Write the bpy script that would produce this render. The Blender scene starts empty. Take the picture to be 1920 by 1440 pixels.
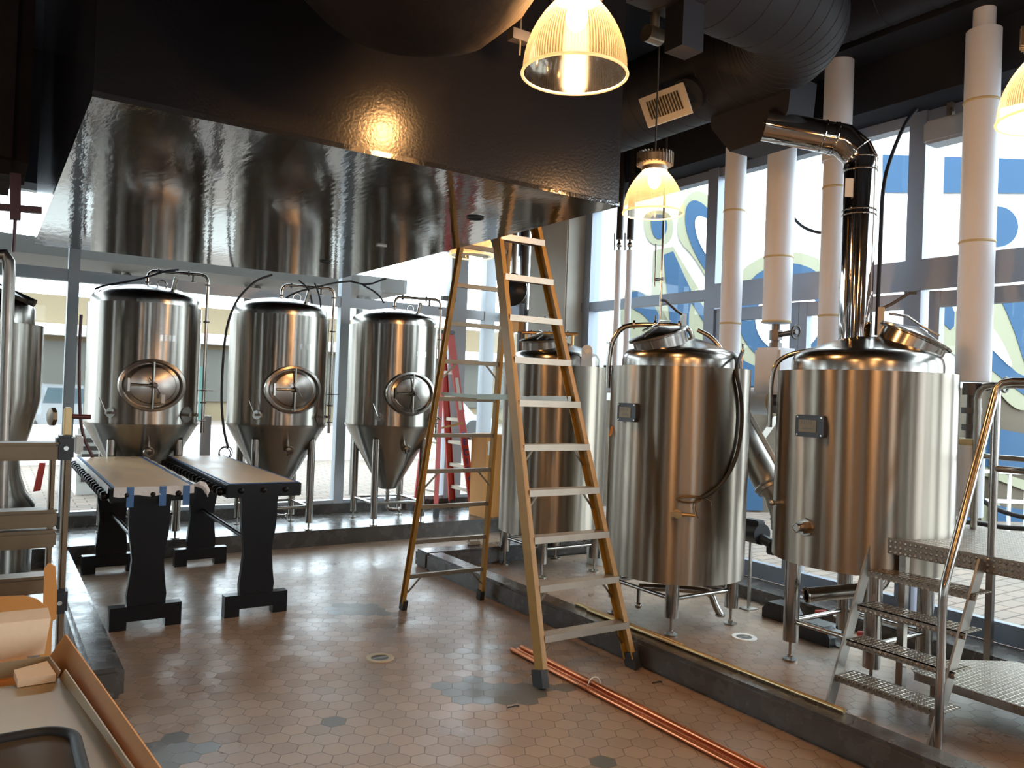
import bpy, bmesh, math, random
from mathutils import Vector, Matrix
random.seed(7)
PI = math.pi
scn = bpy.context.scene
COL = scn.collection

# ------------------------------------------------------------------ camera
FPX, CAMH = 1500.0, 1.7
XA = Vector((0.8337840, -0.0362235, -0.5509012))      # world X in camera axes
YA = Vector((-0.5507889, 0.0139088, -0.8345287))
ZA = Vector((0.0378919, 0.9992469, -0.0083546))
CAM = Vector((0, 0, CAMH))
cd = bpy.data.cameras.new('camera'); cam = bpy.data.objects.new('camera', cd); COL.objects.link(cam)
cd.sensor_width = 36.0; cd.sensor_fit = 'HORIZONTAL'; cd.lens = FPX / 1920 * 36.0
cd.clip_start = 0.05; cd.clip_end = 300
cam.matrix_world = Matrix.Translation(CAM) @ Matrix((XA, YA, ZA)).to_4x4()
scn.camera = cam

# ------------------------------------------------------------------ world, exposure
w = bpy.data.worlds.new('overcast_sky'); scn.world = w; w.use_nodes = True
bgn = w.node_tree.nodes['Background']
bgn.inputs[0].default_value = (0.82, 0.91, 1.0, 1); bgn.inputs[1].default_value = 7.5
scn.view_settings.view_transform = 'Standard'
scn.view_settings.look = 'None'
scn.view_settings.gamma = 1.0
scn.view_settings.use_curve_mapping = False
scn.view_settings.exposure = 0.3
WARM = (1.0, 0.56, 0.24)
LAMP_W = 4.0

# ------------------------------------------------------------------ picture point -> point on a real plane
def ray(px, py):
    c = Vector((px - 960, 720 - py, -FPX))
    return Vector((XA.dot(c), YA.dot(c), ZA.dot(c)))
def oz(px, py, z): d = ray(px, py); return CAM + d * ((z - CAMH) / d.z)
def oy(px, py, y): d = ray(px, py); return CAM + d * (y / d.y)
def ox(px, py, x): d = ray(px, py); return CAM + d * (x / d.x)

# ------------------------------------------------------------------ materials
def mat(name, col=(0.5, 0.5, 0.5), rough=0.5, metal=0.0, **kw):
    m = bpy.data.materials.new(name); m.use_nodes = True
    nt = m.node_tree; b = nt.nodes['Principled BSDF']
    b.inputs['Base Color'].default_value = (*col, 1); b.inputs['Roughness'].default_value = rough
    b.inputs['Metallic'].default_value = metal
    for k, v in kw.items():
        if k == 'coat': b.inputs['Coat Weight'].default_value = v
        elif k == 'spec': b.inputs['Specular IOR Level'].default_value = v
        elif k == 'emit': b.inputs['Emission Color'].default_value = (*v[0], 1); b.inputs['Emission Strength'].default_value = v[1]
    return m
def N(m, t, **kw):
    n = m.node_tree.nodes.new(t)
    for k, v in kw.items(): setattr(n, k, v)
    return n
def L(m, a, b): m.node_tree.links.new(a, b)
def noisy(m, scale=(6, 6, 6), amt=0.25, rough_amt=0.0, bump=0.0, detail=4, dist=0.01, coord='Object'):
    nt = m.node_tree; b = nt.nodes['Principled BSDF']
    tc = N(m, 'ShaderNodeTexCoord'); mp = N(m, 'ShaderNodeMapping'); nz = N(m, 'ShaderNodeTexNoise')
    mp.inputs['Scale'].default_value = scale; nz.inputs['Scale'].default_value = 1.0; nz.inputs['Detail'].default_value = detail
    L(m, tc.outputs[coord], mp.inputs[0]); L(m, mp.outputs[0], nz.inputs[0])
    if amt:
        c = b.inputs['Base Color'].default_value[:3]
        mx = N(m, 'ShaderNodeMix', data_type='RGBA')
        mx.inputs[6].default_value = (*[x * (1 - amt) for x in c], 1); mx.inputs[7].default_value = (*[min(1, x * (1 + amt)) for x in c], 1)
        L(m, nz.outputs[0], mx.inputs[0]); L(m, mx.outputs[2], b.inputs['Base Color'])
    if rough_amt:
        r = b.inputs['Roughness'].default_value
        mr = N(m, 'ShaderNodeMapRange'); mr.inputs[3].default_value = max(0.02, r - rough_amt); mr.inputs[4].default_value = r + rough_amt
        mr.inputs[1].default_value = 0.3; mr.inputs[2].default_value = 0.7
        L(m, nz.outputs[0], mr.inputs[0]); L(m, mr.outputs[0], b.inputs['Roughness'])
    if bump:
        bp = N(m, 'ShaderNodeBump'); bp.inputs['Strength'].default_value = bump; bp.inputs['Distance'].default_value = dist
        L(m, nz.outputs[0], bp.inputs['Height']); L(m, bp.outputs[0], b.inputs['Normal'])
    return m
def brushed(name, col, rough, aniso=0.85, streak=0.3, bump=0.07, metal=1.0):
    """sheet steel brushed round a vertical axis: reflections smear up and down"""
    m = mat(name, col, rough, metal); nt = m.node_tree; b = nt.nodes['Principled BSDF']
    tg = N(m, 'ShaderNodeTangent', direction_type='RADIAL', axis='Z'); L(m, tg.outputs[0], b.inputs['Tangent'])
    b.inputs['Anisotropic'].default_value = aniso; b.inputs['Anisotropic Rotation'].default_value = 0.25
    tc = N(m, 'ShaderNodeTexCoord'); mp = N(m, 'ShaderNodeMapping'); nz = N(m, 'ShaderNodeTexNoise')
    mp.inputs['Scale'].default_value = (4, 4, 0.06); nz.inputs['Scale'].default_value = 1.0; nz.inputs['Detail'].default_value = 3
    L(m, tc.outputs['Object'], mp.inputs[0]); L(m, mp.outputs[0], nz.inputs[0])
    mx = N(m, 'ShaderNodeMix', data_type='RGBA')
    mx.inputs[6].default_value = (*[x * (1 - streak) for x in col], 1); mx.inputs[7].default_value = (*[min(1, x * (1 + streak * .6)) for x in col], 1)
    L(m, nz.outputs[0], mx.inputs[0]); L(m, mx.outputs[2], b.inputs['Base Color'])
    bp = N(m, 'ShaderNodeBump'); bp.inputs['Strength'].default_value = bump; bp.inputs['Distance'].default_value = 0.02
    L(m, nz.outputs[0], bp.inputs['Height']); L(m, bp.outputs[0], b.inputs['Normal'])
    return m

M = {}
M['steel'] = brushed('brushed_steel', (0.35, 0.32, 0.28), 0.27, 0.95, 0.25, 0.03)
M['jacket'] = brushed('kettle_jacket_steel', (0.32, 0.27, 0.215), 0.33, 0.96, 0.22, 0.012)
M['dome'] = mat('dome_steel', (0.34, 0.315, 0.285), 0.22, 1.0)
M['tube'] = mat('tube_steel', (0.38, 0.355, 0.32), 0.2, 1.0)
M['chrome'] = noisy(mat('polished_flue_steel', (0.52, 0.5, 0.48), 0.06, 1.0), (3, 3, 3), 0.05, 0.03)
M['darksteel'] = mat('dark_steel', (0.10, 0.09, 0.085), 0.35, 0.8)
M['galv'] = noisy(mat('galvanised_sheet', (0.36, 0.33, 0.29), 0.36, 0.9), (9, 9, 9), 0.25, 0.1)
M['black'] = mat('black_gloss_paint', (0.004, 0.004, 0.005), 0.3, spec=0.22)
M['rubber'] = noisy(mat('black_rubber', (0.02, 0.019, 0.018), 0.6), (30, 30, 30), 0.3)
M['plastic'] = mat('black_plastic', (0.012, 0.012, 0.013), 0.35)
M['ceiling'] = noisy(mat('dark_ceiling_paint', (0.010, 0.012, 0.018), 0.75, spec=0.25), (2, 2, 2), 0.2)
M['duct'] = noisy(mat('painted_spiral_duct', (0.013, 0.0145, 0.022), 0.6, spec=0.3), (3, 3, 3), 0.2)
M['wrap'] = noisy(mat('brown_duct_wrap', (0.022, 0.015, 0.012), 0.9, spec=0.2), (5, 5, 5), 0.35, bump=0.5, dist=0.03)
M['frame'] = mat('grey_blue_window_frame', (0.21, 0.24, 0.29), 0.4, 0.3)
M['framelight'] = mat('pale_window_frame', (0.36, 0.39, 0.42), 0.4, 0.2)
M['white'] = noisy(mat('white_pipe_jacket', (0.66, 0.70, 0.76), 0.5), (5, 5, 2), 0.06)
M['tape'] = mat('yellowed_tape', (0.50, 0.42, 0.24), 0.6)
M['whitepaint'] = mat('white_paint', (0.75, 0.74, 0.70), 0.5)
M['curb'] = noisy(mat('sealed_dark_curb', (0.06, 0.052, 0.045), 0.25, spec=0.5), (9, 9, 9), 0.3, 0.08, 0.2, 6, 0.008)
M['concrete'] = noisy(mat('column_concrete', (0.40, 0.395, 0.35), 0.8), (3, 3, 2), 0.25, bump=0.3)
M['yellow'] = noisy(mat('yellow_fibreglass', (0.36, 0.185, 0.028), 0.45), (3, 3, 8), 0.18)
M['railgrey'] = noisy(mat('shaded_rail_web', (0.36, 0.25, 0.09), 0.5), (4, 4, 8), 0.3)  # greyer yellow for the rail side lying in shade, assigned to nothing
M['alu'] = noisy(mat('aluminium_tread', (0.40, 0.34, 0.27), 0.42, 0.75), (8, 8, 8), 0.15)
M['aludark'] = noisy(mat('worn_aluminium', (0.17, 0.125, 0.08), 0.4, 0.8), (6, 6, 6), 0.3)
M['red'] = noisy(mat('red_fibreglass', (0.50, 0.055, 0.04), 0.45), (4, 4, 8), 0.15)
M['blueink'] = mat('blue_stencil_paint', (0.04, 0.07, 0.38), 0.5)
M['copper'] = mat('copper_tube', (0.62, 0.22, 0.10), 0.33, 1.0)
M['brass'] = mat('brass_rod', (0.50, 0.36, 0.18), 0.35, 1.0)
M['card'] = noisy(mat('cardboard', (0.52, 0.235, 0.06), 0.75), (6, 60, 6), 0.07)
M['beige'] = noisy(mat('beige_film_on_sheet_steel', (0.44, 0.34, 0.205), 0.4, 0.2), (5, 5, 5), 0.12)
M['foam'] = noisy(mat('packing_foam', (0.82, 0.64, 0.44), 0.85), (60, 60, 60), 0.06, bump=0.1, dist=0.002)
M['wood'] = noisy(mat('plywood_table_panel', (0.62, 0.43, 0.25), 0.4), (9, 2.5, 5), 0.25, 0.06)
M['bluetape'] = mat('blue_masking_tape', (0.045, 0.13, 0.30), 0.6)
M['film'] = noisy(mat('crumpled_plastic_film', (0.62, 0.60, 0.57), 0.35), (25, 25, 25), 0.15, bump=0.6)
M['ply'] = noisy(mat('hoarding_plywood', (0.075, 0.056, 0.036), 0.8), (1.2, 1.2, 5), 0.2)
M['mblue'] = mat('mural_blue', (0.009, 0.050, 0.112), 0.7)
M['mcream'] = mat('mural_cream', (0.22, 0.215, 0.14), 0.7)
M['sticker'] = mat('paper_label', (0.6, 0.58, 0.52), 0.6)
M['greensticker'] = mat('pale_green_spreader_label', (0.45, 0.55, 0.48), 0.5)
M['stucco'] = noisy(mat('shop_stucco', (0.14, 0.105, 0.06), 0.9), (1, 1, 1), 0.1)
M['shopdark'] = mat('shop_front_grey', (0.055, 0.05, 0.038), 0.5)
M['carw'] = mat('white_car_paint', (0.16, 0.165, 0.17), 0.25, coat=1.0)
M['card_b'] = mat('silver_car_paint', (0.28, 0.33, 0.38), 0.25, coat=1.0)
M['carglass'] = mat('car_glass', (0.05, 0.07, 0.08), 0.1)
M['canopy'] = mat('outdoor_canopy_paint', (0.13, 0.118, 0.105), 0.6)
M['teal'] = mat('teal_shop_door', (0.03, 0.09, 0.075), 0.5)
M['hosered'] = mat('dark_red_hose', (0.07, 0.015, 0.015), 0.4)
M['rackwood'] = noisy(mat('unseen_wood_panel', (0.30, 0.12, 0.04), 0.5), (8, 8, 1), 0.3)
M['roomwall'] = noisy(mat('dining_room_wall', (0.16, 0.13, 0.11), 0.7), (1, 1, 1), 0.2)

# black bulkhead lacquer with orange peel
m = M['lacquer'] = mat('black_lacquer_bulkhead', (0.008, 0.008, 0.010), 0.2, spec=0.4)
noisy(m, (85, 85, 85), 0.0, 0.0, 0.22, 2, 0.002)
# glossy soffit: long gentle waves plus orange peel
m = M['soffit'] = mat('polished_black_soffit', (0.02, 0.02, 0.021), 0.07, spec=0.5)
m.node_tree.nodes['Principled BSDF'].inputs['IOR'].default_value = 2.8
noisy(m, (34, 10, 34), 0.0, 0.0, 0.16, 4, 0.004)

# window pane: thin clear glass
m = M['pane'] = bpy.data.materials.new('window_pane_glass'); m.use_nodes = True; nt = m.node_tree; nt.nodes.clear()
o_ = N(m, 'ShaderNodeOutputMaterial'); t_ = N(m, 'ShaderNodeBsdfTransparent'); g_ = N(m, 'ShaderNodeBsdfGlossy'); x_ = N(m, 'ShaderNodeMixShader'); f_ = N(m, 'ShaderNodeFresnel')
t_.inputs[0].default_value = (0.93, 0.97, 0.97, 1); g_.inputs['Roughness'].default_value = 0.02; f_.inputs[0].default_value = 1.35
gm = N(m, 'ShaderNodeNewGeometry'); nb = N(m, 'ShaderNodeMath', operation='SUBTRACT'); nb.inputs[0].default_value = 1.0; L(m, gm.outputs['Backfacing'], nb.inputs[1])
ml = N(m, 'ShaderNodeMath', operation='MULTIPLY'); L(m, f_.outputs[0], ml.inputs[0]); L(m, nb.outputs[0], ml.inputs[1])
L(m, ml.outputs[0], x_.inputs[0]); L(m, t_.outputs[0], x_.inputs[1]); L(m, g_.outputs[0], x_.inputs[2]); L(m, x_.outputs[0], o_.inputs[0])

# prismatic lamp glass: ribbed, half clear half milky
m = M['prism'] = bpy.data.materials.new('ribbed_lamp_glass'); m.use_nodes = True; nt = m.node_tree; nt.nodes.clear()
o_ = N(m, 'ShaderNodeOutputMaterial'); t_ = N(m, 'ShaderNodeBsdfTransparent'); tl = N(m, 'ShaderNodeBsdfTranslucent'); g_ = N(m, 'ShaderNodeBsdfGlossy')
t_.inputs[0].default_value = (0.86, 0.76, 0.60, 1); tl.inputs[0].default_value = (0.92, 0.78, 0.58, 1); g_.inputs['Roughness'].default_value = 0.12
tc = N(m, 'ShaderNodeTexCoord'); sp = N(m, 'ShaderNodeSeparateXYZ'); at = N(m, 'ShaderNodeMath', operation='ARCTAN2'); mu = N(m, 'ShaderNodeMath', operation='MULTIPLY'); sn = N(m, 'ShaderNodeMath', operation='SINE')
L(m, tc.outputs['Object'], sp.inputs[0]); L(m, sp.outputs[1], at.inputs[0]); L(m, sp.outputs[0], at.inputs[1]); L(m, at.outputs[0], mu.inputs[0]); mu.inputs[1].default_value = 110; L(m, mu.outputs[0], sn.inputs[0])
mr = N(m, 'ShaderNodeMapRange'); L(m, sn.outputs[0], mr.inputs[0]); mr.inputs[1].default_value = -1; mr.inputs[2].default_value = 1; mr.inputs[3].default_value = 0.03; mr.inputs[4].default_value = 0.15
x1 = N(m, 'ShaderNodeMixShader'); x2 = N(m, 'ShaderNodeMixShader'); x2.inputs[0].default_value = 0.12
L(m, mr.outputs[0], x1.inputs[0]); L(m, t_.outputs[0], x1.inputs[1]); L(m, tl.outputs[0], x1.inputs[2]); L(m, x1.outputs[0], x2.inputs[1]); L(m, g_.outputs[0], x2.inputs[2]); L(m, x2.outputs[0], o_.inputs[0])
m = M['prismrim'] = bpy.data.materials.new('lamp_glass_rim'); m.use_nodes = True; m.node_tree.nodes.clear()
o_ = N(m, 'ShaderNodeOutputMaterial'); x_ = N(m, 'ShaderNodeMixShader'); tl = N(m, 'ShaderNodeBsdfTranslucent'); df = N(m, 'ShaderNodeBsdfDiffuse')
tl.inputs[0].default_value = (1, .95, .85, 1); df.inputs[0].default_value = (.95, .9, .8, 1); L(m, tl.outputs[0], x_.inputs[1]); L(m, df.outputs[0], x_.inputs[2]); L(m, x_.outputs[0], o_.inputs[0])
M['bulb'] = mat('lit_bulb', (1, 0.9, 0.7), 0.4, emit=((1.0, 0.57, 0.26), 520.0))

# hexagonal floor tile
def hexmat():
    m = mat('hexagon_quarry_tile', (0.30, 0.21, 0.15), 0.3, spec=0.6); nt = m.node_tree; b = nt.nodes['Principled BSDF']
    a = 0.118; s = a / math.sqrt(3)
    tc = N(m, 'ShaderNodeTexCoord'); mul = N(m, 'ShaderNodeVectorMath', operation='MULTIPLY'); mul.inputs[1].default_value = (1, 1, 0)
    L(m, tc.outputs['Object'], mul.inputs[0])
    def wrap(src, off):
        sb = N(m, 'ShaderNodeVectorMath', operation='SUBTRACT'); sb.inputs[1].default_value = off; L(m, src, sb.inputs[0])
        wr = N(m, 'ShaderNodeVectorMath', operation='WRAP'); wr.inputs[1].default_value = (1.5 * s, a / 2, 1); wr.inputs[2].default_value = (-1.5 * s, -a / 2, -1)
        L(m, sb.outputs[0], wr.inputs[0])
        ln = N(m, 'ShaderNodeVectorMath', operation='LENGTH'); L(m, wr.outputs[0], ln.inputs[0])
        return wr.outputs[0], ln.outputs['Value']
    q1, l1 = wrap(mul.outputs[0], (0, 0, 0)); q2, l2 = wrap(mul.outputs[0], (1.5 * s, a / 2, 0))
    lt = N(m, 'ShaderNodeMath', operation='LESS_THAN'); L(m, l1, lt.inputs[0]); L(m, l2, lt.inputs[1])
    mv = N(m, 'ShaderNodeMix', data_type='VECTOR'); L(m, lt.outputs[0], mv.inputs[0]); L(m, q2, mv.inputs[4]); L(m, q1, mv.inputs[5])
    q = mv.outputs[1]
    ab = N(m, 'ShaderNodeVectorMath', operation='ABSOLUTE'); L(m, q, ab.inputs[0])
    dt = N(m, 'ShaderNodeVectorMath', operation='DOT_PRODUCT'); dt.inputs[1].default_value = (math.sqrt(3) / 2, 0.5, 0); L(m, ab.outputs[0], dt.inputs[0])
    sx = N(m, 'ShaderNodeSeparateXYZ'); L(m, ab.outputs[0], sx.inputs[0])
    mxm = N(m, 'ShaderNodeMath', operation='MAXIMUM'); L(m, dt.outputs['Value'], mxm.inputs[0]); L(m, sx.outputs[1], mxm.inputs[1])
    gr = N(m, 'ShaderNodeMapRange'); gr.inputs[1].default_value = a / 2 - 0.0028; gr.inputs[2].default_value = a / 2 - 0.0012; L(m, mxm.outputs[0], gr.inputs[0])
    cell = N(m, 'ShaderNodeVectorMath', operation='SUBTRACT'); L(m, mul.outputs[0], cell.inputs[0]); L(m, q, cell.inputs[1])
    sn = N(m, 'ShaderNodeVectorMath', operation='SNAP'); sn.inputs[1].default_value = (s * .75, a / 4, 1)
    ad = N(m, 'ShaderNodeVectorMath', operation='ADD'); ad.inputs[1].default_value = (s * .3, a / 10, 0.5); L(m, cell.outputs[0], ad.inputs[0]); L(m, ad.outputs[0], sn.inputs[0])
    wn = N(m, 'ShaderNodeTexWhiteNoise', noise_dimensions='3D'); L(m, sn.outputs[0], wn.inputs[0])
    # replaced, darker tiles
    acc = None
    pts = [(668, 1143, .20), (700, 1150, .10), (900, 1297, .19), (965, 1302, .15), (840, 1290, .10), (626, 1350, .05), (1115, 1423, .05), (315, 1412, .17), (1035, 1290, .09)]
    for (px, py, r) in pts:
        p = oz(px, py, 0)
        ds = N(m, 'ShaderNodeVectorMath', operation='DISTANCE'); ds.inputs[1].default_value = (p.x, p.y, 0); L(m, cell.outputs[0], ds.inputs[0])
        lt2 = N(m, 'ShaderNodeMath', operation='LESS_THAN'); lt2.inputs[1].default_value = r; L(m, ds.outputs['Value'], lt2.inputs[0])
        if acc is None: acc = lt2.outputs[0]
        else:
            mm = N(m, 'ShaderNodeMath', operation='MAXIMUM'); L(m, acc, mm.inputs[0]); L(m, lt2.outputs[0], mm.inputs[1]); acc = mm.outputs[0]
    rp = N(m, 'ShaderNodeMix', data_type='RGBA'); rp.inputs[6].default_value = (0.27, 0.185, 0.125, 1); rp.inputs[7].default_value = (0.33, 0.225, 0.15, 1); L(m, wn.outputs['Value'], rp.inputs[0])
    nz = N(m, 'ShaderNodeTexNoise'); nz.inputs['Scale'].default_value = 1.6; nz.inputs['Detail'].default_value = 5; L(m, tc.outputs['Object'], nz.inputs[0])
    dk = N(m, 'ShaderNodeMix', data_type='RGBA'); dk.inputs[7].default_value = (0.105, 0.095, 0.075, 1); L(m, acc, dk.inputs[0]); L(m, rp.outputs[2], dk.inputs[6])
    st = N(m, 'ShaderNodeMix', data_type='RGBA', blend_type='MULTIPLY'); st.inputs[0].default_value = 0.6
    cr = N(m, 'ShaderNodeMapRange'); cr.inputs[1].default_value = .3; cr.inputs[2].default_value = .7; cr.inputs[3].default_value = .7; cr.inputs[4].default_value = 1.1; L(m, nz.outputs[0], cr.inputs[0])
    L(m, dk.outputs[2], st.inputs[6]); L(m, cr.outputs[0], st.inputs[7])
    gx = N(m, 'ShaderNodeMix', data_type='RGBA'); gx.inputs[7].default_value = (0.10, 0.066, 0.045, 1); L(m, gr.outputs[0], gx.inputs[0]); L(m, st.outputs[2], gx.inputs[6])
    L(m, gx.outputs[2], b.inputs['Base Color'])
    rr = N(m, 'ShaderNodeMapRange'); rr.inputs[1].default_value = .3; rr.inputs[2].default_value = .7; rr.inputs[3].default_value = .25; rr.inputs[4].default_value = .42; L(m, nz.outputs[0], rr.inputs[0])
    L(m, rr.outputs[0], b.inputs['Roughness'])
    iv = N(m, 'ShaderNodeMath', operation='SUBTRACT'); iv.inputs[0].default_value = 1; L(m, gr.outputs[0], iv.inputs[1])
    bp = N(m, 'ShaderNodeBump'); bp.inputs['Strength'].default_value = .5; bp.inputs['Distance'].default_value = .003; L(m, iv.outputs[0], bp.inputs['Height'])
    # each tile tips a hair its own way, so the sheen breaks up tile by tile
    tl = N(m, 'ShaderNodeVectorMath', operation='MULTIPLY_ADD'); tl.inputs[1].default_value = (.05, .05, 0); tl.inputs[2].default_value = (-.025, -.025, 0); L(m, wn.outputs['Color'], tl.inputs[0])
    an = N(m, 'ShaderNodeVectorMath', operation='ADD'); L(m, bp.outputs[0], an.inputs[0]); L(m, tl.outputs[0], an.inputs[1])
    nn = N(m, 'ShaderNodeVectorMath', operation='NORMALIZE'); L(m, an.outputs[0], nn.inputs[0]); L(m, nn.outputs[0], b.inputs['Normal'])
    return m
M['hex'] = hexmat()

def brickmat(name, c1, c2, mort, sx=0.22, sy=0.11):
    m = mat(name, c1, 0.85, spec=0.05); b = m.node_tree.nodes['Principled BSDF']
    tc = N(m, 'ShaderNodeTexCoord'); br = N(m, 'ShaderNodeTexBrick'); L(m, tc.outputs['Object'], br.inputs[0])
    br.inputs['Color1'].default_value = (*c1, 1); br.inputs['Color2'].default_value = (*c2, 1); br.inputs['Mortar'].default_value = (*mort, 1)
    br.inputs['Scale'].default_value = 1.0; br.inputs['Brick Width'].default_value = sx; br.inputs['Row Height'].default_value = sy; br.inputs['Mortar Size'].default_value = 0.010
    L(m, br.outputs[0], b.inputs['Base Color']); return m
M['paver'] = brickmat('brick_pavers', (0.21, 0.165, 0.135), (0.17, 0.145, 0.125), (0.10, 0.083, 0.068), 0.30, 0.15)

def treadmat():
    """diamond tread plate"""
    m = mat('diamond_tread_plate', (0.40, 0.355, 0.30), 0.3, 0.95); b = m.node_tree.nodes['Principled BSDF']
    tc = N(m, 'ShaderNodeTexCoord'); sp = N(m, 'ShaderNodeSeparateXYZ'); L(m, tc.outputs['Object'], sp.inputs[0])
    def sine(i1, i2, sg, ph):
        a1 = N(m, 'ShaderNodeMath', operation='MULTIPLY_ADD'); a1.inputs[1].default_value = sg; L(m, i1, a1.inputs[0]); L(m, i2, a1.inputs[2])
        a2 = N(m, 'ShaderNodeMath', operation='MULTIPLY_ADD'); a2.inputs[1].default_value = 105; a2.inputs[2].default_value = ph; L(m, a1.outputs[0], a2.inputs[0])
        a3 = N(m, 'ShaderNodeMath', operation='SINE'); L(m, a2.outputs[0], a3.inputs[0]); return a3.outputs[0]
    sz = N(m, 'ShaderNodeMath', operation='ADD'); L(m, sp.outputs[0], sz.inputs[0]); L(m, sp.outputs[2], sz.inputs[1])
    s1 = sine(sz.outputs[0], sp.outputs[1], 1.0, 0); s2 = sine(sz.outputs[0], sp.outputs[1], -1.0, 1.5)
    mn = N(m, 'ShaderNodeMath', operation='MULTIPLY'); L(m, s1, mn.inputs[0]); L(m, s2, mn.inputs[1])
    mr = N(m, 'ShaderNodeMapRange'); mr.inputs[1].default_value = .1; mr.inputs[2].default_value = .6; L(m, mn.outputs[0], mr.inputs[0])
    bp = N(m, 'ShaderNodeBump'); bp.inputs['Strength'].default_value = 1.0; bp.inputs['Distance'].default_value = .008; L(m, mr.outputs[0], bp.inputs['Height']); L(m, bp.outputs[0], b.inputs['Normal'])
    rg = N(m, 'ShaderNodeMapRange'); rg.inputs[3].default_value = .5; rg.inputs[4].default_value = .2; L(m, mr.outputs[0], rg.inputs[0]); L(m, rg.outputs[0], b.inputs['Roughness'])
    cx = N(m, 'ShaderNodeMix', data_type='RGBA'); cx.inputs[6].default_value = (.22, .185, .15, 1); cx.inputs[7].default_value = (.55, .49, .41, 1); L(m, mr.outputs[0], cx.inputs[0]); L(m, cx.outputs[2], b.inputs['Base Color'])
    return m
M['tread'] = treadmat()

# ------------------------------------------------------------------ mesh helpers
def rot_to(d):
    return Vector((0, 0, 1)).rotation_difference(Vector(d).normalized()).to_matrix().to_4x4()
class MB:
    def __init__(s): s.b = bmesh.new()
    def box(s, x0, x1, y0, y1, z0, z1, bev=0, R=None):
        r = bmesh.ops.create_cube(s.b, size=1)
        vs = r['verts']; c = Vector(((x0 + x1) / 2, (y0 + y1) / 2, (z0 + z1) / 2))
        for v in vs: v.co = Vector((v.co.x * (x1 - x0), v.co.y * (y1 - y0), v.co.z * (z1 - z0)))
        if bev:
            es = list({e for v in vs for e in v.link_edges})
            rr = bmesh.ops.bevel(s.b, geom=es, offset=bev, segments=2, affect='EDGES', clamp_overlap=True)
            vs = list({v for f in rr['faces'] for v in f.verts} | {v for v in vs if v.is_valid})
        for v in vs:
            if R: v.co = R @ v.co
            v.co += c
        return s
    def bar(s, p, q, w, h, up=(0, 0, 1), bev=0):
        """rectangular bar from p to q; w across, h along 'up'"""
        p, q = Vector(p), Vector(q); d = (q - p).normalized(); u = Vector(up); sx = d.cross(u).normalized(); uu = sx.cross(d).normalized()
        vs = []
        for e in (p, q):
            for a, b in ((-1, -1), (1, -1), (1, 1), (-1, 1)): vs.append(s.b.verts.new(e + sx * a * w / 2 + uu * b * h / 2))
        s.b.faces.new(vs[3::-1]); s.b.faces.new(vs[4:])
        for i in range(4): s.b.faces.new((vs[i], vs[(i + 1) % 4], vs[4 + (i + 1) % 4], vs[4 + i]))
        return s
    def chan(s, p, q, w, h, t, up=(0, 0, 1), side=1):
        """C channel: web of height h, two flanges of width w pointing to side"""
        p, q = Vector(p), Vector(q); d = (q - p).normalized(); sx = d.cross(Vector(up)).normalized(); uu = sx.cross(d).normalized()
        s.bar(p, q, t, h, up)
        for k in (-1, 1):
            o = uu * k * (h / 2 - t / 2) + sx * side * (w / 2)
            s.bar(p + o, q + o, w, t, up)
        return s
    def cyl(s, p, q, r, r2=None, n=24, caps=True):
        p, q = Vector(p), Vector(q); d = q - p
        bmesh.ops.create_cone(s.b, cap_ends=caps, cap_tris=False, segments=n, radius1=r, radius2=r if r2 is None else r2, depth=d.length,
                              matrix=Matrix.Translation((p + q) / 2) @ rot_to(d))
        return s
    def lathe(s, prof, c=(0, 0, 0), axis=(0, 0, 1), n=48, sx=1.0, close=False):
        Mx = Matrix.Translation(Vector(c)) @ rot_to(axis); rings = []
        for r, z in prof:
            if r < 1e-5: rings.append([s.b.verts.new(Mx @ Vector((0, 0, z)))])
            else: rings.append([s.b.verts.new(Mx @ Vector((r * sx * math.cos(2 * PI * i / n), r * math.sin(2 * PI * i / n), z))) for i in range(n)])
        pr = list(zip(rings, rings[1:])) + ([(rings[-1], rings[0])] if close else [])
        for a, b in pr:
            for i in range(n):
                j = (i + 1) % n
                if len(a) == 1 and len(b) == 1: continue
                if len(a) == 1: s.b.faces.new((a[0], b[j], b[i]))
                elif len(b) == 1: s.b.faces.new((a[i], a[j], b[0]))
                else: s.b.faces.new((a[i], a[j], b[j], b[i]))
        return s
    def tube(s, pts, r, n=12, caps=True, smooth=0):
        P = [Vector(p) for p in pts]
        for _ in range(smooth):
            Q = [P[0]]
            for a, b in zip(P, P[1:]): Q += [a * .75 + b * .25, a * .25 + b * .75]
            P = Q + [P[-1]]
        rings = []; T0 = (P[1] - P[0]).normalized(); u = T0.orthogonal().normalized()
        for i, p in enumerate(P):
            T = ((P[min(i + 1, len(P) - 1)] - p).normalized() + (p - P[max(i - 1, 0)]).normalized())
            T = T.normalized() if T.length > 1e-6 else T0
            u = (u - T * u.dot(T)).normalized(); v = T.cross(u)
            rr = r[min(len(r) - 1, round(i * (len(r) - 1) / (len(P) - 1)))] if isinstance(r, (list, tuple)) else r
            rings.append([s.b.verts.new(p + (u * math.cos(2 * PI * k / n) + v * math.sin(2 * PI * k / n)) * rr) for k in range(n)])
        for a, b in zip(rings, rings[1:]):
            for k in range(n): s.b.faces.new((a[k], a[(k + 1) % n], b[(k + 1) % n], b[k]))
        if caps: s.b.faces.new(rings[0][::-1]); s.b.faces.new(rings[-1])
        return s
    def ball(s, c, r, sc=(1, 1, 1), n=16):
        bmesh.ops.create_uvsphere(s.b, u_segments=n, v_segments=max(6, n // 2), radius=r, matrix=Matrix.Translation(Vector(c)) @ Matrix.Diagonal((*sc, 1)))
        return s
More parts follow.
